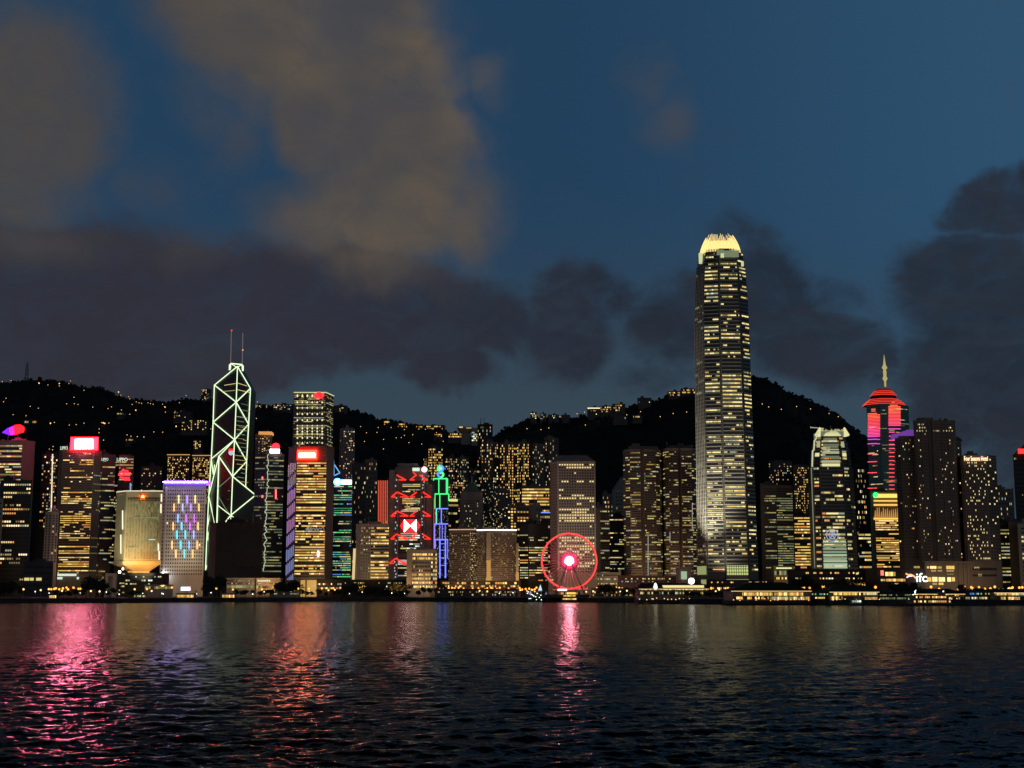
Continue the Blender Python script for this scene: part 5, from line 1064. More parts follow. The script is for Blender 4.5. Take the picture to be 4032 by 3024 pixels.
for px0, px1, y0, y1 in ((2178, 2222, 2318, 2324), (2272, 2312, 2310, 2322)):
    a = P(px0, y1, DW - 5); b = P(px1, y0, DW - 5); mb = MB()
    for k in range(9): t = k / 8; mb.tube((a.x + (b.x - a.x) * t, DW - 5, a.z), (a.x + (b.x - a.x) * min(1, t + R.uniform(0, .2)), DW - 5, a.z + (b.z - a.z) * R.uniform(.4, 1)), .35, 4)
    mb.build('boarding_light', emat('boarding_red', (1, .08, .08), 1.0), root)
a = P(2058, 2330, DW); b = P(2318, 2323, DW); MB().box(a.x, b.x, DW - 12, DW + 12, LAND, LAND + 3.2).build('platform', DARK, root); MB().box(a.x - 2, b.x + 2, DW - 14, DW + 12, LAND + 6.3, LAND + 6.8).build('canopy', DARK, root)
for k in range(12): x = a.x + (b.x - a.x) * k / 11; MB().box(x - .15, x + .15, DW - 12, DW - 11.7, LAND + 3.2, LAND + 6.3).build('post', STEEL, root)
a = P(2196, 2326, DW - 15); b = P(2232, 2319, DW - 15); MB().box(a.x, b.x, DW - 15, DW - 14.2, a.z, b.z).build('sign', emat('sign_pink', (1, .45, .5), 4.5), root)

# ================================================================== HILLSIDE
root = thing('radio_mast', 'lattice radio mast on the hilltop at the upper left', 'mast', P(104, 1497, 3590)); mb = MB()
zb_, zt_ = P(104, 1500, 3590).z, P(107, 1426, 3590).z; x0 = P(104, 1497, 3590).x
n = 12
for k in range(n):
    w0, w1 = 4.6 - 2.6 * k / n, 4.6 - 2.6 * (k + 1) / n; z0, z1 = zb_ - 4 + (zt_ - zb_) * k / n, zb_ - 4 + (zt_ - zb_) * (k + 1) / n
    for s in (-1, 1): mb.tube((x0 + s * w0, 3590, z0), (x0 + s * w1, 3590, z1), 1.25, 4)
    mb.tube((x0 - w0, 3590, z0), (x0 + w1, 3590, z1), .4, 4); mb.tube((x0 + w0, 3590, z0), (x0 - w1, 3590, z1), .4, 4)
mb.build('lattice', STEEL, root); MB().tube((x0, 3590, zt_ - 6), (x0, 3590, zt_ + 2), 1.2, 5).build('antenna', STEEL, root)
for z in (.35, .6): MB().lathe((x0 + 3, 3588, zb_ + (zt_ - zb_) * z), [(2.2, -2), (2.8, 0), (2.2, 2)], 8).build('dish', STEEL, root)

def hill_house(label, x0, x1, y0, y1, D, cols, nf, p, pal='res', cap=None, wall=DARK):
    a, b = P(x0, y1, D), P(x1, y0, D)
    root = thing('hillside_house' if nf < 4 else 'hillside_block', label, 'house' if nf < 4 else 'apartment block', ((a.x + b.x) / 2, D, a.z - 8), 'buildings on the dark hills')
    MB().box(a.x, b.x, D, D + 22, a.z - 12, b.z).build('wall', wall, root)
    mb = MB(); mb.box(a.x - .6, b.x + .6, D - .6, D + 22.6, b.z + .01, b.z + 1); w = (b.x - a.x); t = R.uniform(.2, .6); mb.box(a.x + w * t, a.x + w * (t + .22), D + 3, D + 12, b.z + 1.01, b.z + R.uniform(3, 6)); mb.build('roof', wall, root)
    window_rows(root, [((a.x, D), (b.x, D))], [F(cols, .6, .55, 'res', pal, p)], a.z, b.z, nf)
    if cap: MB().box(a.x - .3, b.x + .3, D - 1.1, D - .65, b.z - 1.2, b.z + .9).build('roof_light', cap, root)
    return root
CAPW = emat('hill_cap_light', (1, .85, .5), 1.3)
H = hill_house
H('small lit block standing alone on the skyline left of the braced tower', 791, 827, 1533, 1576, 3560, 6, 8, .3)
H('low block on the ridge just right of the braced tower', 1000, 1058, 1596, 1612, 3560, 9, 3, .35)
H('ridge block with a warm lit row left of the lozenge light tower', 1075, 1149, 1593, 1614, 3540, 11, 3, .4)
H('dark ridge block right of the lozenge light tower with one white lamp', 1315, 1364, 1598, 1620, 3540, 7, 4, .12)
H('leftmost of the gold lit ridge houses in the middle of the skyline', 1511, 1534, 1657, 1675, 3540, 4, 2, .7, 'gold')
H('gold lit ridge house second in the row above the truss tower', 1565, 1604, 1666, 1685, 3540, 7, 2, .7, 'gold')
H('gold lit ridge house above the outlined tower', 1637, 1664, 1677, 1691, 3540, 5, 2, .7, 'gold')
H('long low ridge house with a row of amber lights left of the lookout', 1676, 1750, 1675, 1692, 3540, 12, 2, .55, 'gold')
H('yellow lit house on the slope below the long ridge house', 1709, 1742, 1708, 1720, 3400, 5, 2, .8, 'gold')
H('broad dim block on the hillside left of the braced tower', 683, 752, 1622, 1646, 3300, 10, 4, .12)
H('wide hillside block with two lit corners left of the braced tower', 712, 816, 1654, 1694, 3150, 14, 6, .14, 'gold')
H('small reddish block on the hillside beside the braced tower', 760, 792, 1735, 1768, 2900, 5, 5, .3, 'gold')
H('dim ridge villa below the radio mast', 300, 345, 1588, 1602, 3450, 6, 2, .3, 'off')
H('long low lit house on the left hill above the red sign', 460, 486, 1625, 1633, 3350, 6, 1, .7, 'off')
H('low villa with pale windows between the neon emblem and the red sign', 90, 150, 1655, 1668, 3200, 8, 1, .35)
H('house with a lit row on the slope left of the purple crown', 495, 525, 1727, 1737, 2950, 6, 1, .7, 'off')
H('small lit block standing at the left end of the western ridge', 2088, 2113, 1626, 1650, 3120, 4, 4, .35)
H('dark villa second from the left end of the western ridge', 2127, 2150, 1630, 1652, 3120, 4, 3, .3)
H('long dim terrace on the western ridge', 2160, 2200, 1634, 1655, 3115, 7, 3, .22)
H('dim end house of the terrace on the western ridge', 2212, 2244, 1635, 1653, 3115, 5, 3, .1)
H('round dark block with a brightly lit crown on the western ridge', 2314, 2362, 1607, 1634, 3100, 7, 4, .08, 'res', CAPW)
H('pair of ridge houses with yellow lit ground floor right of the lit crown block', 2363, 2412, 1600, 1624, 3100, 8, 3, .35, 'gold')
H('ridge house with amber light in the middle of the western ridge', 2414, 2462, 1592, 1620, 3100, 8, 3, .35, 'gold')
H('dark square block on the western ridge above the granite towers', 2513, 2565, 1568, 1593, 3110, 8, 4, .06)
H('low lit house just below the western ridge', 2492, 2528, 1636, 1646, 2950, 6, 1, .35)
H('lit ridge house left of the one touching the tallest tower', 2632, 2679, 1542, 1560, 3120, 7, 2, .6, 'gold')
H('lit ridge house touching the tallest tower', 2684, 2742, 1531, 1550, 3120, 9, 2, .45, 'gold')
H('dim house on the slope under the lit crown block', 2416, 2470, 1640, 1652, 2900, 8, 1, .1)
# bowl shaped lookout in the saddle
D_ = 3050
root = thing('lookout', 'bowl shaped hilltop lookout in the saddle beside the antenna tower', 'lookout', P(1830, 1722, D_)); k = D_ / FPX
p = P(1832, 1712, D_)
mb = MB(); n = 24
def ell(rx, ry, z): return [(p.x + rx * k * math.cos(q * 6.283 / n), D_ + 12 + ry * k * math.sin(q * 6.283 / n), z) for q in range(n)]
lv_ = [ell(12, 8, p.z), ell(22, 12, p.z + 12 * k), ell(32, 15, p.z + 24 * k), ell(33, 15, p.z + 30 * k), ell(28, 13, p.z + 33 * k)]
for A_, B_ in zip(lv_, lv_[1:]):
    for q in range(n): mb.face([A_[q], A_[(q + 1) % n], B_[(q + 1) % n], B_[q]])
mb.face(lv_[-1]); mb.build('bowl', smat('lookout_bowl', (.25, .16, .14), .6, .2, .05), root)
a, b = P(1816, 1750, D_), P(1852, 1706, D_); MB().box(a.x, b.x, D_ + 4, D_ + 24, a.z, b.z).build('stem', GREY, root)
for x0, x1, y0, y1, m in ((1808, 1822, 1680, 1684, 'warm'), (1836, 1856, 1683, 1687, 'warm_dim')): a, b = P(x0, y1, D_ - 4), P(x1, y0, D_ - 4); MB().box(a.x, b.x, D_ - 4.5, D_ - 3, a.z, b.z).build('window_row', MATS['lit_window_' + m], root)
a, b = P(1857, 1738, D_), P(1880, 1700, D_); MB().box(a.x, b.x, D_ - 2, D_ + 20, a.z - 10, b.z + 8).build('hall', GREY, root)
window_rows(root, [((a.x, D_ - 2), (b.x, D_ - 2))], [F(4, .8, .7, 'res', 'cool', .75)], a.z, b.z, 5)
H('long low terrace with a reddish lit front left of the lookout', 1764, 1818, 1705, 1724, 3060, 10, 2, .6, 'gold')

LAMPS = {}
def lamp_proto(key, col, s, r, h, label, group):
    root = thing('hillside_lamp' if 'hill' in key else 'street_lamp', label, 'street lamp', (0, -500, 0), group)
    MB().tube((0, -500, 0), (0, -500, h), .12, 5, 0, .08).tube((0, -500, h), (0, -500.5, h + .1), .06, 4).build('pole', STEEL, root)
    MB().lathe((0, -500.5, h), [(r * .5, -r), (r, -.3 * r), (r, .3 * r), (r * .4, r)], 7).build('lamp_head', emat('bulb_' + key, col, s), root)
    LAMPS[key] = [root, 0]
def put_lamp(key, loc):
    r, n = LAMPS[key]
    if n == 0: r.location = loc
    else: dup(r, loc)
    LAMPS[key][1] += 1
lamp_proto('amber', (1, .40, .055), 2.1, 1.0, 9, 'amber street lamp on a thin pole along the waterfront', 'amber street lamps on the waterfront')
lamp_proto('warm', (1, .62, .24), 2.2, .8, 7, 'warm white street lamp on a thin pole along the waterfront', 'warm white street lamps on the waterfront')
lamp_proto('white', (.85, 1, .85), 2.5, .5, 5, 'cool white lamp post along the promenade', 'cool white lamp posts on the promenade')
lamp_proto('hill', (1, .58, .20), 1.7, .8, 9, 'small amber street lamp glowing on the wooded hillside', 'street lamps on the dark hills')
lamp_proto('hillbright', (1, .50, .12), 2.2, 1.4, 10, 'brighter amber street lamp glowing on the wooded hillside', 'bright street lamps on the dark hills')
def hl(key, px, py):
    q = hill_hit(px, py)
    if q: put_lamp(key, q)
for px, py in ((8, 1519), (43, 1515), (154, 1524), (233, 1538), (188, 1533), (277, 1515), (270, 1537), (330, 1553), (465, 1566), (506, 1578), (475, 1573), (510, 1595), (520, 1612), (536, 1602), (547, 1601), (557, 1606), (582, 1608), (592, 1609), (603, 1606), (640, 1605), (290, 1593), (262, 1606), (292, 1611), (307, 1612), (365, 1619), (425, 1623), (438, 1624), (478, 1629), (534, 1636), (649, 1620), (651, 1640), (689, 1637), (713, 1633), (706, 1603), (732, 1582),
               (23, 1587), (13, 1603), (51, 1650), (102, 1655), (118, 1632), (150, 1632), (198, 1685), (213, 1688), (330, 1685), (299, 1693), (272, 1696), (400, 1682), (408, 1684), (428, 1683), (390, 1705), (389, 1725), (693, 1697), (728, 1683), (755, 1713), (770, 1710), (790, 1707), (806, 1707), (830, 1706), (735, 1714), (605, 1718), (640, 1717), (540, 1737), (566, 1738), (500, 1733), (515, 1735), (407, 1752), (193, 1792), (206, 1790), (208, 1785), (510, 1657),
               (1009, 1676), (1013, 1598), (1338, 1628), (1420, 1697), (1489, 1700), (1540, 1702), (1592, 1707), (1649, 1709), (1675, 1708), (1443, 1722), (1484, 1725), (1592, 1736), (1625, 1732), (1718, 1731), (1580, 1757), (1610, 1760), (1660, 1765), (1435, 1753), (1510, 1755), (1745, 1753), (1510, 1785), (1560, 1740),
               (2075, 1708), (2130, 1708), (2161, 1708), (2305, 1690), (2080, 1647), (2132, 1646), (2185, 1658), (2205, 1659), (2222, 1659), (2272, 1646), (2302, 1642), (2375, 1615), (2398, 1612), (2410, 1617), (2447, 1615), (2468, 1651), (2503, 1658), (2556, 1588), (2600, 1659), (2651, 1653), (2704, 1648), (2522, 1638), (2660, 1550), (2650, 1552), (2705, 1547), (2743, 1536), (3002, 1617), (3027, 1623), (3077, 1630), (3137, 1630), (3192, 1632), (3265, 1649), (3301, 1660)):
    hl('hill', px, py)
for px, py in ((233, 1538 - 14), (153, 1523), (534, 1634), (649, 1618), (406, 1681), (198, 1682), (693, 1693), (466, 1563), (412, 1683)): hl('hillbright', px, py + 2)

# ================================================================== WATERFRONT
def mesh_tree(h, seed):
    q = random.Random(seed); crown = MB(); trunk = MB()
    trunk.tube((0, 0, 0), (0, 0, h * .45), .28, 6, 0, .16)
    cl = []
    for k in range(9):
        t = q.uniform(0, 6.283); d = q.uniform(.3, 1) * h * .30; zz = h * q.uniform(.42, .9); cl.append((d * math.cos(t), d * math.sin(t), zz, h * q.uniform(.12, .22)))
        trunk.tube((0, 0, h * q.uniform(.3, .45)), (d * math.cos(t) * .9, d * math.sin(t) * .9, zz), .09, 4, 0, .04)
    for x, y, z, r in cl:
        for _ in range(55):
            v = Vector((q.gauss(0, 1), q.gauss(0, 1), q.gauss(0, .8))).normalized() * r * q.uniform(.5, 1.1); s = q.uniform(.3, .62)
            a = Vector((q.gauss(0, 1), q.gauss(0, 1), q.gauss(0, 1))).normalized(); b = a.cross(Vector((q.gauss(0, 1), q.gauss(0, 1), q.gauss(0, 1)))).normalized()
            o = Vector((x, y, z)) + v; crown.face([o - a * s - b * s * .6, o + a * s - b * s * .6, o + a * s + b * s * .6, o - a * s + b * s * .6])
    return crown, trunk
TREES = []
for s in range(4):
    cr, tr = mesh_tree(9 + s, s + 3); root = thing('waterfront_tree', 'dark leafy tree', 'tree', (0, 0, 0)); cr.build('crown', LEAF, root); tr.build('trunk', TRUNK, root); TREES.append([root, 0])
def trees(x0, x1, n, dd, h, label):
    for k in range(n):
        px = x0 + (x1 - x0) * (k + R.uniform(.2, .8)) / n; D = 1300; x = 0
        for _ in range(4): x = (px - 2016) / FPX * D * 1.0; D = shoreY(x) + dd
        t = TREES[R.randrange(4)]; s = h / 10.5 * R.uniform(.82, 1.18); loc = (x, D + R.uniform(0, 8), LAND)
        if t[1] == 0: r = t[0]; r.location = loc; r['label'] = label; r['group'] = label + ' group'
        else: r = dup(t[0], loc, label, label + ' group')
        r.scale = (s * 1.1, s * 1.1, s); r.rotation_euler.z = 0; t[1] += 1
trees(0, 96, 7, 40, 12, 'dark leafy tree at the far left end of the promenade')
trees(225, 345, 8, 20, 7, 'low dark bush like tree before the amber lamps at lower left')
trees(345, 425, 4, 60, 17, 'big dark round tree left of the pale gate frame')
trees(425, 560, 5, 18, 7, 'low tree between the pale gate frame and the footbridge')
trees(822, 892, 5, 70, 16, 'tall dark tree between the braced tower and the low white hall')
trees(930, 1100, 8, 25, 7, 'low dark tree in front of the low white hall')
trees(1102, 1178, 6, 70, 15, 'tall dark tree before the gold banded tower')
trees(1180, 1350, 7, 25, 7, 'low dark tree before the amber entrance')
trees(1350, 1620, 16, 60, 12, 'dark tree before the pale slab block with gold bands')
trees(1600, 1760, 6, 25, 8, 'low dark tree before the small cream block')
trees(1722, 1746, 2, 80, 15, 'upright dark tree right of the small cream block')
trees(2366, 2420, 4, 30, 11, 'dark tree right of the observation wheel')
trees(2440, 2520, 5, 40, 10, 'pale lit tree between the wheel and the domed pier')
trees(2690, 2900, 9, 16, 6, 'low dark tree in front of the domed pier')
trees(3140, 3380, 10, 190, 15, 'dark roof garden tree before the shorter finned tower')
trees(3500, 3600, 7, 30, 10, 'dark tree left of the moored white lit boat')
trees(3770, 3900, 5, 25, 8, 'low tree between the moored ferry and the right pier')

def lamps(key, x0, x1, n, dd0, dd1):
    for k in range(n):
        px = x0 + (x1 - x0) * (k + R.uniform(.1, .9)) / n; D = 1300; dd = R.uniform(dd0, dd1)
        for _ in range(4): x = (px - 2016) / FPX * D; D = shoreY(x) + dd
        put_lamp(key, (x, D, LAND + R.uniform(-1.5, 1)))
lamps('amber', 215, 345, 11, 60, 240); lamps('warm', 0, 640, 10, 10, 60); lamps('white', 100, 660, 8, 8, 40)
lamps('amber', 540, 1110, 6, 60, 90); lamps('white', 640, 1100, 5, 10, 40); lamps('amber', 1110, 1350, 11, 40, 130); lamps('warm', 1150, 1400, 5, 30, 120); lamps('white', 1340, 1640, 4, 20, 90)
lamps('amber', 1730, 2120, 34, 20, 110); lamps('warm', 1730, 2120, 18, 20, 110); lamps('white', 1860, 2160, 5, 10, 40); lamps('amber', 2340, 2470, 9, 40, 120); lamps('warm', 2300, 2520, 9, 20, 90); lamps('white', 2330, 2560, 3, 20, 60)
lamps('warm', 2500, 2880, 12, 30, 120); lamps('amber', 2780, 3250, 9, 70, 240); lamps('amber', 3130, 3380, 9, 150, 380); lamps('amber', 3380, 3800, 10, 80, 220); lamps('amber', 3770, 4032, 14, 120, 330); lamps('white', 3420, 3900, 6, 20, 80); lamps('warm', 3880, 4032, 6, 60, 200)

def low(name, label, cat, D, x0, x1, y0, y1, wall, rows=(), depth=14, roof=None, z0=LAND):
    a, b = P(x0, y1, D), P(x1, y0, D); root = thing(name, label, cat, ((a.x + b.x) / 2, D, z0))
    MB().box(a.x, b.x, D, D + depth, z0, b.z).build('wall', wall, root)
    MB().box(a.x - .5, b.x + .5, D - .6, D + depth + .5, b.z + .01, b.z + .6).build('roof', roof or wall, root)
    for (ya, yb, cols, pal, p) in rows: window_rows(root, [((a.x, D), (b.x, D))], [F(cols, .8, .8, 'full', pal, p, .02)], P(x0, yb, D).z, P(x0, ya, D).z, 1, off=.2)
    return root, a, b
low('kiosk', 'small yellow glowing kiosk on the promenade at lower left', 'kiosk', 1225, 193, 223, 2340, 2357, DARK, [(2343, 2356, 4, 'gold', 1)], 5)
low('shelter', 'beige promenade shelter right of the pale gate frame', 'shelter', 1260, 527, 574, 2340, 2354, CONC, [(2343, 2352, 6, 'dim', .8)], 5)
low('shelter', 'amber lit promenade shelter under the light bar block', 'shelter', 1295, 694, 764, 2338, 2356, CONC, [(2341, 2354, 9, 'gold', .85)], 5)
low('shelter', 'amber lit promenade shelter left of the umbrella canopy', 'shelter', 1335, 874, 924, 2338, 2356, CONC, [(2341, 2354, 7, 'gold', .9)], 5)
low('footbridge_hall', 'pale low hall behind the promenade below the funnel base block', 'hall', 1400, 569, 674, 2304, 2325, CONC, [(2308, 2320, 10, 'fac', .7)], 8)
low('plinth', 'dark podium under the cream funnel base block', 'building', 1500, 490, 640, 2258, 2315, DARK, [(2268, 2274, 14, 'cool', .2), (2282, 2289, 12, 'cool', .35), (2296, 2302, 12, 'dim', .5)], 30)
g = thing('gate_frame', 'pale lit gateway frame left of the funnel base block', 'gateway', (P(435, 2300, 1480).x, 1480, LAND)); a, b = P(412, 2325, 1480), P(458, 2257, 1480)
MB().box(a.x, a.x + 3.4, 1480, 1484, LAND, b.z).build('post', WHITE, g); MB().box(b.x - 3.4, b.x, 1480, 1484, LAND, b.z).build('post', WHITE, g); MB().box(a.x + 3.41, b.x - 3.41, 1480, 1484, b.z - 3, b.z).build('beam', WHITE, g); MB().box(a.x + 3.41, b.x - 3.41, 1484.1, 1485, LAND, b.z - 3.01).build('panel', CONC, g)
bb = thing('video_screen', 'bright white blue video screen below the light bar block', 'screen', (P(730, 2320, 1420).x, 1420, LAND)); a, b = P(712, 2325, 1420), P(749, 2311, 1420)
MB().box(a.x, b.x, 1420, 1421, a.z, b.z).build('screen', emat('screen_blue_white', (.62, .7, 1), 3.2), bb); MB().box(a.x + 3, a.x + 3.5, 1420.2, 1420.8, LAND, a.z - .01).build('post', STEEL, bb); MB().box(b.x - 3.5, b.x - 3, 1420.2, 1420.8, LAND, a.z - .01).build('post', STEEL, bb)
low('low_hall', 'left half of the low white hall before the black block', 'hall', 1500, 891, 1004, 2278, 2332, CONC, [(2284, 2289, 14, 'fac', .6), (2296, 2300, 14, 'dim', .4), (2304, 2316, 12, 'fac', 1)], 14, WHITE)
root, a, b = low('low_hall', 'right half of the low white hall with a lit strip on its top', 'hall', 1496, 1007, 1104, 2278, 2332, CONC, [(2296, 2300, 10, 'dim', .5), (2306, 2318, 9, 'fac', .7)], 14, WHITE)
for k in range(7): p0, p1 = P(1014 + k * 7.4, 2290, 1495.5), P(1019.4 + k * 7.4, 2283.5, 1495.5); MB().box(p0.x, p1.x, 1495.2, 1495.7, p0.z, p1.z).build('sign_block', emat('hall_sign', (.85, .9, .65), .9), root)
u = thing('umbrella_canopy', 'pale umbrella shaped canopy lit from below on the promenade', 'canopy', (P(995, 2350, 1352).x, 1352, LAND)); p = P(995, 2338, 1352)
MB().lathe((p.x, 1352, p.z), [(3.6, 0), (3.2, .5), (.5, 2.0), (.1, 2.3)], 12).build('canopy', WHITE, u); MB().tube((p.x, 1352, LAND), (p.x, 1352, p.z + .5), .2, 6).build('post', STEEL, u); MB().lathe((p.x, 1352, p.z - .5), [(.5, 0), (.5, .4)], 8).build('lamp', emat('canopy_lamp', (1, .8, .4), 8), u)
for px, lab in ((676, 'white promenade post under the light bar block'), (770, 'white promenade post right of the amber shelter'), (870, 'white promenade post left of the second amber shelter'), (1170, 'white promenade post before the gold banded tower')):
    D = 1310 if px < 800 else 1390; p = P(px, 2352, D); q = P(px, 2327, D); tag(MB().box(p.x - .55, p.x + .55, D, D + .9, LAND, q.z).box(p.x - .8, p.x + .8, D - .2, D + 1.1, q.z + .01, q.z + .5).build('post', WHITE), lab, 'post')
low('long_wall', 'long pale low wall right of the umbrella canopy', 'wall building', 1410, 1062, 1180, 2333, 2350, CONC, [(2336, 2340, 12, 'dim', .6)], 6)
low('canopy_roof', 'broad dark canopy roof before the green glass tower', 'canopy', 1520, 1248, 1352, 2282, 2330, BLACK, [(2296, 2304, 14, 'res', .45), (2312, 2320, 14, 'res', .4)], 20)
low('terminal', 'long dark terminal with scattered lit windows before the pale slab block', 'terminal', 1530, 1340, 1600, 2284, 2335, BLACK, [(2292, 2299, 46, 'dim', .22), (2306, 2312, 40, 'cool', .08), (2318, 2326, 44, 'dim', .2)], 20)
low('shop_row', 'row of bright lit shopfronts below the twin hotel blocks', 'shops', 1540, 1735, 2050, 2288, 2325, DARK, [(2291, 2301, 24, 'gold', .5), (2304, 2313, 40, 'gold', .4)], 16)
low('deck_canopy', 'long thin roofed deck along the water before the hotel blocks', 'deck', 1420, 1712, 2040, 2320, 2352, DARK, [(2328, 2334, 60, 'dim', .25), (2338, 2346, 64, 'dim', .2)], 12)
low('post_office_block', 'pale stepped office block behind the right foot of the wheel', 'building', 1570, 2160, 2350, 2258, 2320, GREY, [(2266, 2272, 18, 'dim', .25), (2280, 2286, 18, 'off', .25), (2294, 2302, 18, 'off', .3)], 24)
low('post_office_wing', 'pale flat roofed wing right of the wheel', 'building', 1590, 2343, 2444, 2256, 2330, GREY, [(2262, 2268, 14, 'dim', .25), (2277, 2283, 16, 'off', .6), (2296, 2301, 16, 'off', .45)], 24)
low('garden_kiosks', 'low row of lit stalls on the promenade right of the wheel', 'stalls', 1320, 2330, 2500, 2318, 2352, BROWN, [(2328, 2336, 20, 'res', .45), (2340, 2347, 20, 'dim', .5)], 8)
tk = thing('ticket_hall', 'golden lit hall under the observation wheel', 'hall', (P(2240, 2340, 1335).x, 1335, LAND)); a, b = P(2205, 2350, 1335), P(2284, 2330, 1335)
MB().box(a.x, b.x, 1335, 1339, LAND, b.z).build('wall', BROWN, tk); window_rows(tk, [((a.x, 1335), (b.x, 1335))], [F(9, .85, .8, 'full', 'gold', .7)], LAND + .4, b.z, 1)

# ---- piers on the right
def pier(label, D, x0, x1, ytop, yeave, rows, base_y, lampc=None, hip=18):
    a, b = P(x0, base_y, D), P(x1, yeave, D); root = thing('ferry_pier', label, 'pier', ((a.x + b.x) / 2, D, 0), 'ferry piers along the right shore')
    zr = P((x0 + x1) / 2, ytop, D + 15).z
    MB().box(a.x, b.x, D, D + 46, 1.0, 3.2).build('deck', QUAY, root)
    n = max(4, int((b.x - a.x) / 7))
    for k in range(n): x = a.x + 1 + (b.x - a.x - 2) * k / (n - 1); MB().tube((x, D + .8, -3), (x, D + .8, 1.0), .5, 6).build('pile', QUAY, root)
    MB().box(a.x + 1, b.x - 1, D + 2.5, D + 44, 3.21, b.z).build('wall', BROWN, root)
    h = P(x0 + hip, ytop, D).x - a.x
    MB().prism([(a.x - 1, D), (b.x + 1, D), (b.x + 1, D + 46), (a.x - 1, D + 46)], b.z + .01, zr, 0, [(a.x + h, D + 18), (b.x - h, D + 18), (b.x - h, D + 28), (a.x + h, D + 28)]).build('roof', ROOFT, root)
    for k in range(n): x = a.x + 1 + (b.x - a.x - 2) * k / (n - 1); MB().box(x - .22, x + .22, D + .4, D + .85, 3.21, b.z).build('column', CONC, root)
    for ya, yb, x2, x3, cols, pal, p in rows:
        A_, B_ = P(x2, ya, D).x, P(x3, ya, D).x; window_rows(root, [((A_, D + 2.4), (B_, D + 2.4))], [F(cols, .88, .9, 'full', pal, p, .0)], P(x2, yb, D).z, P(x2, ya, D).z, 1, off=.15)
    MB().box(a.x, b.x, D - .25, D - .02, b.z - .5, b.z - .12).build('eave_light', emat('eave_warm', (1, .66, .24), 1.1), root)
    mb = MB()
    for k in range(2 * n): x = a.x + (b.x - a.x) * (k + R.random()) / (2 * n); mb.lathe((x, D - .3, 3.2 + R.uniform(0, 1.5)), [(.2, -.3), (.42, 0), (.2, .3)], 6)
    mb.build('deck_lamps', emat(R.choice(('bulb_amber', 'bulb_warm')), (1, .5, .1), 2), root)
    z = P(x0, (rows[0][1] + rows[-1][0]) / 2, D).z; MB().box(a.x + .5, b.x - .5, D + .9, D + 2.3, z - .2, z + .15).build('gallery', CONC, root)
    return root
r_ = pier('domed ferry pier with a dark hipped roof and a round white clock lamp', 1125, 2516, 2792, 2296, 2318, [(2318.5, 2323, 2525, 2785, 40, 'gold', .6), (2330, 2340, 2520, 2788, 34, 'dim', .4)], 2378)
a, b = P(2610, 2314, 1122), P(2778, 2303, 1122); MB().box(a.x, b.x, 1123, 1136, b.z - .3, b.z + .3).build('upper_roof', ROOFT, r_); MB().box(a.x + 1, b.x - 1, 1124, 1135, a.z, b.z - .31).build('gallery_light', emat('gallery_yellow', (1, .85, .35), .95), r_)
p = P(2722, 2288, 1130); MB().disc((p.x, p.z), 2.4, 1129.2, 1130, 20).build('clock', emat('clock_white', (1, .97, .9), 5), r_); MB().box(p.x - 2.6, p.x + 2.6, 1130.1, 1135, 6, p.z + 2.8).build('clock_tower', BROWN, r_)
p = P(2580, 2308, 1128); MB().lathe((p.x, 1126, p.z), [(1, -2.4), (1.6, -1), (1, 1.6), (.2, 2.6)], 8).build('lantern', emat('lantern_warm', (1, .88, .6), 2.4), r_)
pier('two storey ferry pier blazing with gold light under a broad dark roof', 1005, 2880, 3196, 2292, 2326, [(2332, 2346, 2925, 3045, 14, 'gold', 1), (2332, 2346, 3050, 3165, 13, 'gold', 1), (2349, 2362, 3035, 3190, 16, 'off', .95), (2349, 2360, 2895, 3030, 16, 'gold', .5)], 2380, hip=90)
pier('ferry pier with orange upper windows right of the blazing two storey pier', 1000, 3268, 3462, 2304, 2330, [(2333, 2344, 3285, 3392, 12, 'gold', .9), (2333, 2343, 3402, 3460, 6, 'cool', .9), (2348, 2363, 3272, 3330, 6, 'gold', .9), (2351, 2366, 3408, 3458, 5, 'gold', .95)], 2384, hip=40)
pier('dim ferry pier behind the moored two deck ferry', 1012, 3600, 3800, 2318, 2338, [(2340, 2347, 3605, 3780, 22, 'gold', .5), (2352, 2360, 3605, 3790, 22, 'res', .5)], 2380, hip=30)
pier('bright ferry pier at the right edge of the shore', 1000, 3916, 4120, 2318, 2333, [(2335, 2344, 3922, 4100, 18, 'off', 1), (2350, 2364, 3945, 4100, 18, 'gold', .7)], 2384, hip=30)
low('pier_hall', 'low dim hall between the piers with greenish lamps', 'hall', 1010, 3196, 3268, 2330, 2378, DARK, [(2336, 2343, 9, 'green', .7), (2350, 2358, 8, 'gold', .6)], 20)
low('pier_hall', 'low dark hall left of the bright right hand pier', 'hall', 1012, 3800, 3916, 2328, 2378, DARK, [(2334, 2342, 14, 'green', .5), (2350, 2360, 14, 'res', .6)], 20)
low('pier_hall', 'low dark hall left of the moored white lit boat', 'hall', 1012, 3462, 3600, 2332, 2380, BLACK, [(2340, 2346, 14, 'fac', .6), (2352, 2360, 16, 'fac', .8)], 20)
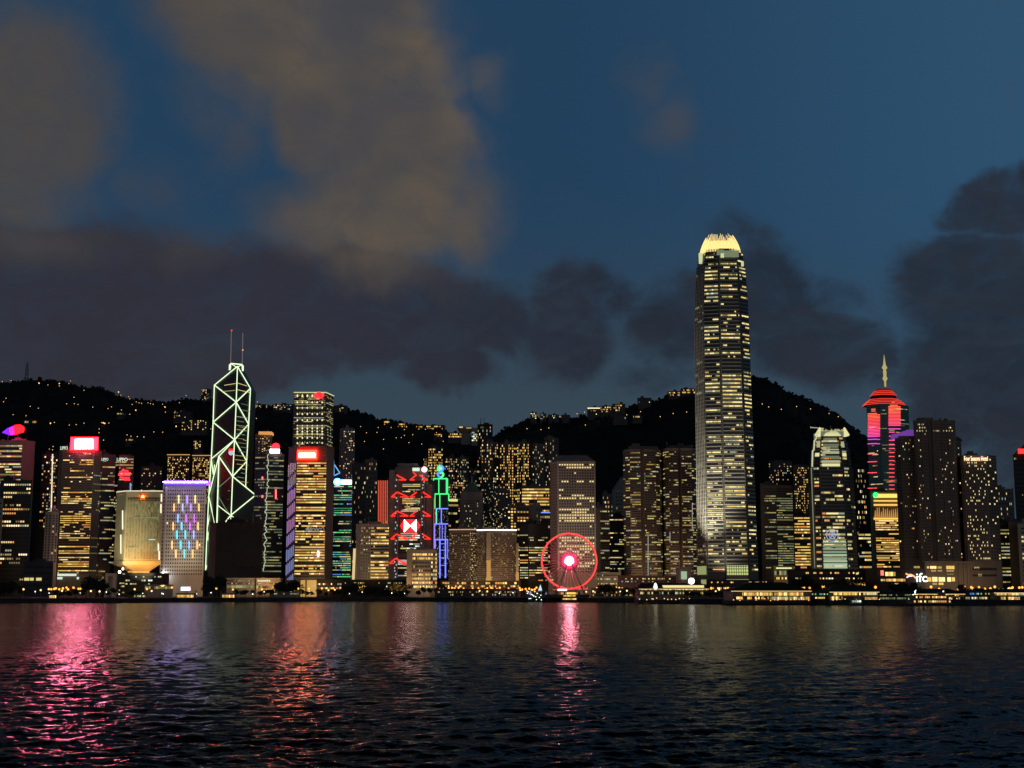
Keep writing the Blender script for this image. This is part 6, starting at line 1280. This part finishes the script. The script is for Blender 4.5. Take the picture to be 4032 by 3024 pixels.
# ---- decks and malls behind the piers
low('olive_lit_box', 'olive lit glass box below the green tinted hotel', 'building', 1540, 3048, 3126, 2230, 2290, smat('olive_panel', (.22, .18, .06), .6, .2, .1), [(2234, 2240, 1, 'lobby', 1), (2246, 2266, 6, 'fac', .5), (2272, 2282, 8, 'gold', .6)], 16)
low('deck_block', 'dark deck with dotted lamps before the shorter finned tower', 'deck', 1440, 3126, 3460, 2244, 2325, BLACK, [(2252, 2260, 40, 'gold', .4), (2274, 2281, 40, 'res', .4)], 30)
low('deck_block', 'dark low deck right of the tallest tower at its foot', 'deck', 1430, 2795, 3048, 2285, 2330, BLACK, [(2290, 2296, 30, 'gold', .3), (2312, 2320, 30, 'gold', .5)], 24)
low('deck_block', 'dark deck below the twin brown granite towers', 'deck', 1470, 2440, 2760, 2268, 2330, BROWN, [(2276, 2282, 30, 'dim', .3), (2288, 2292, 30, 'off', .25)], 24)
low('arched_gate_block', 'pale block with a green lit arch left of the tallest tower', 'building', 1450, 2668, 2722, 2238, 2290, CONC, [], 12)
p = P(2691, 2281, 1449.6); q = P(2708, 2250, 1449.6); MB().box(P(2682, 2281, 1449.6).x, q.x - 1, 1449.2, 1449.8, p.z, q.z).build('arch_light', emat('arch_green', (.55, .75, .5), .6), bpy.data.objects[[o.name for o in bpy.data.objects if o.get('label', '').startswith('pale block with a green lit arch')][0]])
root, a, b = low('mall', 'broad brown mall block with amber windows at the right', 'mall', 1400, 3646, 3944, 2212, 2325, BROWN, [], 40)
for x0, x1, y0, y1, pal in [(3650, 3658, 2230, 2238, 'res'), (3662, 3687, 2229, 2239, 'gold'), (3692, 3708, 2230, 2239, 'res'), (3726, 3758, 2228, 2241, 'gold'), (3666, 3686, 2244, 2251, 'dim'), (3692, 3710, 2245, 2250, 'res'), (3727, 3756, 2245, 2251, 'dim'), (3728, 3756, 2259, 2263, 'dim'),
                            (3650, 3667, 2273, 2290, 'gold'), (3671, 3691, 2272, 2290, 'gold'), (3696, 3721, 2273, 2290, 'gold'), (3730, 3745, 2273, 2290, 'gold'), (3748, 3760, 2273, 2289, 'gold'), (3672, 3690, 2295, 2303, 'res'), (3696, 3715, 2294, 2303, 'gold'), (3836, 3856, 2232, 2240, 'dim'), (3830, 3925, 2262, 2270, 'dark'), (3830, 3925, 2236, 2246, 'dark'), (3852, 3866, 2260, 2270, 'dim')]:
    p, q = P(x0, y1, 1399.7), P(x1, y0, 1399.7); mb = MB(); m = WI[R.choice(PAL[pal][1:3] or PAL[pal]).name] if pal != 'dark' else 0; n = max(1, int((q.x - p.x) / 2.2))
    for k in range(n): u0, u1 = p.x + (q.x - p.x) * k / n + .1, p.x + (q.x - p.x) * (k + 1) / n - .1; mb.face([(u0, 1399.7, p.z), (u1, 1399.7, p.z), (u1, 1399.7, q.z), (u0, 1399.7, q.z)], m)
    winobj(mb, 'shop_window', root)
for px in (3780, 3800, 3815): p = P(px, 2300, 1399); MB().box(p.x - 1, p.x + 1, 1398.8, 1399.9, LAND, P(px, 2222, 1399).z).build('pier', BROWN, root)
root, a, b = low('mall', 'low dark mall wing carrying a white three letter sign', 'mall', 1390, 3450, 3644, 2240, 2325, BLACK, [], 40)
for x0, x1, y0, y1, pal in [(3486, 3526, 2252, 2268, 'gold'), (3468, 3486, 2280, 2288, 'off'), (3489, 3565, 2279, 2289, 'gold'), (3502, 3538, 2296, 2304, 'gold'), (3598, 3622, 2229, 2237, 'gold'), (3370, 3380, 2255, 2262, 'res')]:
    p, q = P(x0, y1, 1389.7), P(x1, y0, 1389.7); mb = MB(); n = max(1, int((q.x - p.x) / 2.2))
    for k in range(n): u0, u1 = p.x + (q.x - p.x) * k / n + .1, p.x + (q.x - p.x) * (k + 1) / n - .1; mb.face([(u0, 1389.7, p.z), (u1, 1389.7, p.z), (u1, 1389.7, q.z), (u0, 1389.7, q.z)], WI[R.choice(PAL[pal]).name])
    winobj(mb, 'shop_window', root)
text('ifc', root, P(3629, 2276, 1387), 10.5, 8.6, emat('letters_white', (.9, 1, .9), 3.0))
MB().poly([P(x, y, 1387) for x, y in ((3567, 2258), (3575, 2264), (3585, 2262), (3595, 2266), (3608, 2278))], .7, 5).build('sign_swoosh', emat('swoosh_orange', (1, .35, .15), 2.0), root); MB().poly([P(x, y, 1387) for x, y in ((3570, 2274), (3580, 2268), (3592, 2268))], .6, 5).build('sign_swoosh', emat('swoosh_pink', (1, .6, .8), 2.0), root)
p = P(3471, 2258, 1388); MB().prism([(p.x - 1, 1387), (p.x + 2, 1387), (p.x + 2, 1387.6), (p.x - 1, 1387.6)], p.z - 2, p.z + 3).build('red_sign', emat('sign_red_soft', (1, .2, .15), 1.4), root)

# ---- boats
def hull(mb, x0, x1, D, z0, z1, w, m=0):
    L = x1 - x0; b = [(x0 + L * .02, D), (x0 + L * .85, D), (x1, D + w / 2), (x0 + L * .85, D + w), (x0 + L * .02, D + w), (x0, D + w / 2)]
    cx = (x0 + x1) / 2; t = [(cx + (x - cx) * 1.04, D + w / 2 + (y - D - w / 2) * 1.1) for x, y in b]
    return mb.prism(b, z0, z1, m, t)
def boat(label, D, x0, x1, decks, wall, pal, p, extra=None, w=9):
    a, b = P(x0, 2370, D).x, P(x1, 2370, D).x; root = thing('harbour_boat', label, 'boat', ((a + b) / 2, D, 0))
    hull(MB(), a, b, D, -.4, 1.5, w).build('hull', DARK, root); L = b - a; z = 1.51
    for k in range(decks):
        s = .06 + .05 * k; x2, x3 = a + L * s, b - L * (s + .08); h = 2.6
        MB().box(x2, x3, D + .8, D + w - .8, z, z + h).build('cabin', wall, root); window_rows(root, [((x2, D + .8), (x3, D + .8))], [F(max(4, int(L / 2.4)), .8, .6, 'full', pal, p, .02)], z + .5, z + h - .1, 1)
        MB().box(x2 - .6, x3 + .6, D + .3, D + w - .3, z + h + .01, z + h + .3).build('deck_roof', DARK, root); z += h + .31
    MB().box(b - L * .34, b - L * .24, D + 2, D + w - 2, z, z + 2).build('wheelhouse', wall, root); MB().tube((b - L * .3, D + w / 2, z + 2), (b - L * .3, D + w / 2, z + 6), .12, 5).build('mast', STEEL, root)
    return root
r_ = boat('golden lit two deck boat below the observation wheel', 1310, 2210, 2281, 2, BROWN, 'gold', 1)
a = r_.location; MB().box(a.x - 2, a.x + 5, 1309, 1310.2, 7.4, 9.2).build('deck_sign', emat('boat_gold', (1, .58, .08), 1.3), r_)
boat('two deck ferry with lit windows moored at the right', 950, 3576, 3776, 2, GREY, 'gold', .7, w=11)
r_ = boat('small white lit boat moored left of the two deck ferry', 965, 3352, 3400, 1, WHITE, 'cool', .9, w=6); 
r_ = thing('lit_sailing_boat', 'sailing boat with pale violet lit sails left of the wheel', 'boat', (P(2090, 2370, 1330).x, 1330, 0)); a, b = P(2076, 2370, 1330).x, P(2134, 2370, 1330).x
hull(MB(), a, b, 1330, -.4, 1.8, 6).build('hull', DARK, r_)
for px, y0, y1, w, m in ((2088, 2352, 2322, 9, emat('sail_violet', (.55, .45, .95), .7)), (2127, 2328, 2301, 8, emat('sail_white', (.75, .85, 1), .9)), (2150, 2350, 2330, 5, emat('sail_violet_dim', (.5, .4, .8), .4))):
    p, q = P(px, y0, 1333), P(px, y1, 1333); MB().face([(p.x - 2.4, 1333, p.z), (p.x + 2, 1333, p.z), (q.x + .3, 1333.4, q.z)]).face([(p.x + 2, 1333.2, p.z), (p.x - 2.4, 1333.2, p.z), (q.x + .3, 1333.5, q.z)]).build('sail', m, r_); MB().tube((p.x + 1.5, 1333.6, 1.5), (q.x + .4, 1333.6, q.z + 1), .15, 5).build('mast', STEEL, r_)
for k in range(12): p = P(2078 + k * 5 + R.uniform(-2, 2), R.uniform(2336, 2362), 1329.4); MB().lathe(p, [(.3, -.35), (.5, 0), (.3, .35)], 6).build('deck_lamp', MATS['bulb_white'], r_)
r_ = thing('lit_yacht_mast', 'boat with a tall triangle of white string lights at the right', 'boat', (P(3590, 2380, 972).x, 972, 0)); a, b = P(3572, 2370, 972).x, P(3618, 2370, 972).x
hull(MB(), a, b, 972, -.4, 1.6, 4).build('hull', DARK, r_); t = P(3606, 2324, 974); MB().tube((t.x, 974, 1), t, .12, 5).build('mast', STEEL, r_)
mb = MB()
for k in range(26): f = R.random(); px = 3606 - 30 * f * R.random(); y = 2324 + 38 * f; p = P(px, y, 973); mb.lathe(p, [(.15, -.25), (.32, 0), (.15, .25)], 5)
mb.build('string_lights', emat('string_white', (.8, 1, .9), 3.0), r_)

# ================================================================== LAMPLIGHT THAT WASHES THE FACADES
def pl(px, py, D, w, col=(1, .66, .34), r=2.0):  # unseen spots added to wash the facades, aimed away from the water
    l = bpy.data.lights.new('facade_fill', 'SPOT'); l.spot_size = math.radians(150); l.spot_blend = .6; o = bpy.data.objects.new('facade_fill', l); COL.objects.link(o); o.location = P(px, py, D); l.energy = w; l.color = col; l.shadow_soft_size = r; o.rotation_euler = Vector((0, 1, .75)).to_track_quat('-Z', 'Y').to_euler()
def spot(px, py, D, tx, ty, tD, w, ang, col=(1, .86, .6)):
    l = bpy.data.lights.new('floodlight', 'SPOT'); o = bpy.data.objects.new('floodlight', l); COL.objects.link(o); o.location = P(px, py, D); l.energy = w; l.color = col; l.spot_size = math.radians(ang); l.spot_blend = .8; l.shadow_soft_size = 1
    o.rotation_euler = (P(tx, ty, tD) - o.location).to_track_quat('-Z', 'Y').to_euler()
WARMC = (1, .66, .34)
for px, D, w in ((60, 1600, 2.0), (300, 1640, 5), (700, 1600, 3), (980, 1470, 2), (1210, 1600, 5), (1440, 1560, 4), (1660, 1470, 4), (1820, 1590, 6), (1960, 1580, 7), (2100, 1600, 3), (2250, 1520, 3), (2400, 1560, 3), (2530, 1580, 5), (2680, 1580, 5), (3000, 1500, 3), (3160, 1500, 3), (3500, 1500, 3.5), (3700, 1370, 2.5), (3850, 1370, 2.5), (3980, 1520, 3)):
    pl(px, 2300, D, w * 0.38e4)
spot(465, 2290, 1500, 480, 2080, 1570, 2.2e5, 60, (1, .86, .45)); spot(560, 2300, 1470, 560, 2080, 1560, 6e4, 60, (1, .92, .5))
spot(2840, 2282, 1450, 2840, 2100, 1480, 7e4, 90, (1, .9, .66))
spot(2738, 2280, 1432, 2775, 1700, 1500, 1.6e6, 62, (1, .92, .72))
spot(3290, 2250, 1450, 3290, 2140, 1520, 2.0e5, 60, (.8, 1, .75)); spot(720, 2290, 1580, 720, 2100, 1650, 9e4, 70, (1, .85, .62))
spot(2250, 2270, 1480, 2250, 2050, 1560, 7e4, 80, (1, .92, .76)); spot(515, 2256, 1540, 515, 2225, 1562, 3.6e4, 150, (1, .46, .10)); spot(570, 2256, 1540, 570, 2225, 1562, 3.6e4, 150, (1, .46, .10)); spot(1435, 2290, 1540, 1430, 2150, 1600, 1e5, 60, (1, .86, .62))

# added amber spots stand in for lamplight along the quay, thrown inland
for px, D in ((150, 1300), (285, 1420), (450, 1330), (640, 1400), (860, 1440), (1050, 1480), (1250, 1500), (1420, 1500), (1560, 1490), (1790, 1500), (1880, 1500), (1970, 1490), (2060, 1470), (2150, 1440), (2340, 1400), (2440, 1360), (2560, 1240), (2760, 1220), (2920, 1200), (3080, 1190), (3240, 1180), (3400, 1170), (3560, 1160), (3720, 1160), (3880, 1170), (4000, 1170)):
    pl(px, 2312, D, 9e3, (1, .50, .13), 1.0)
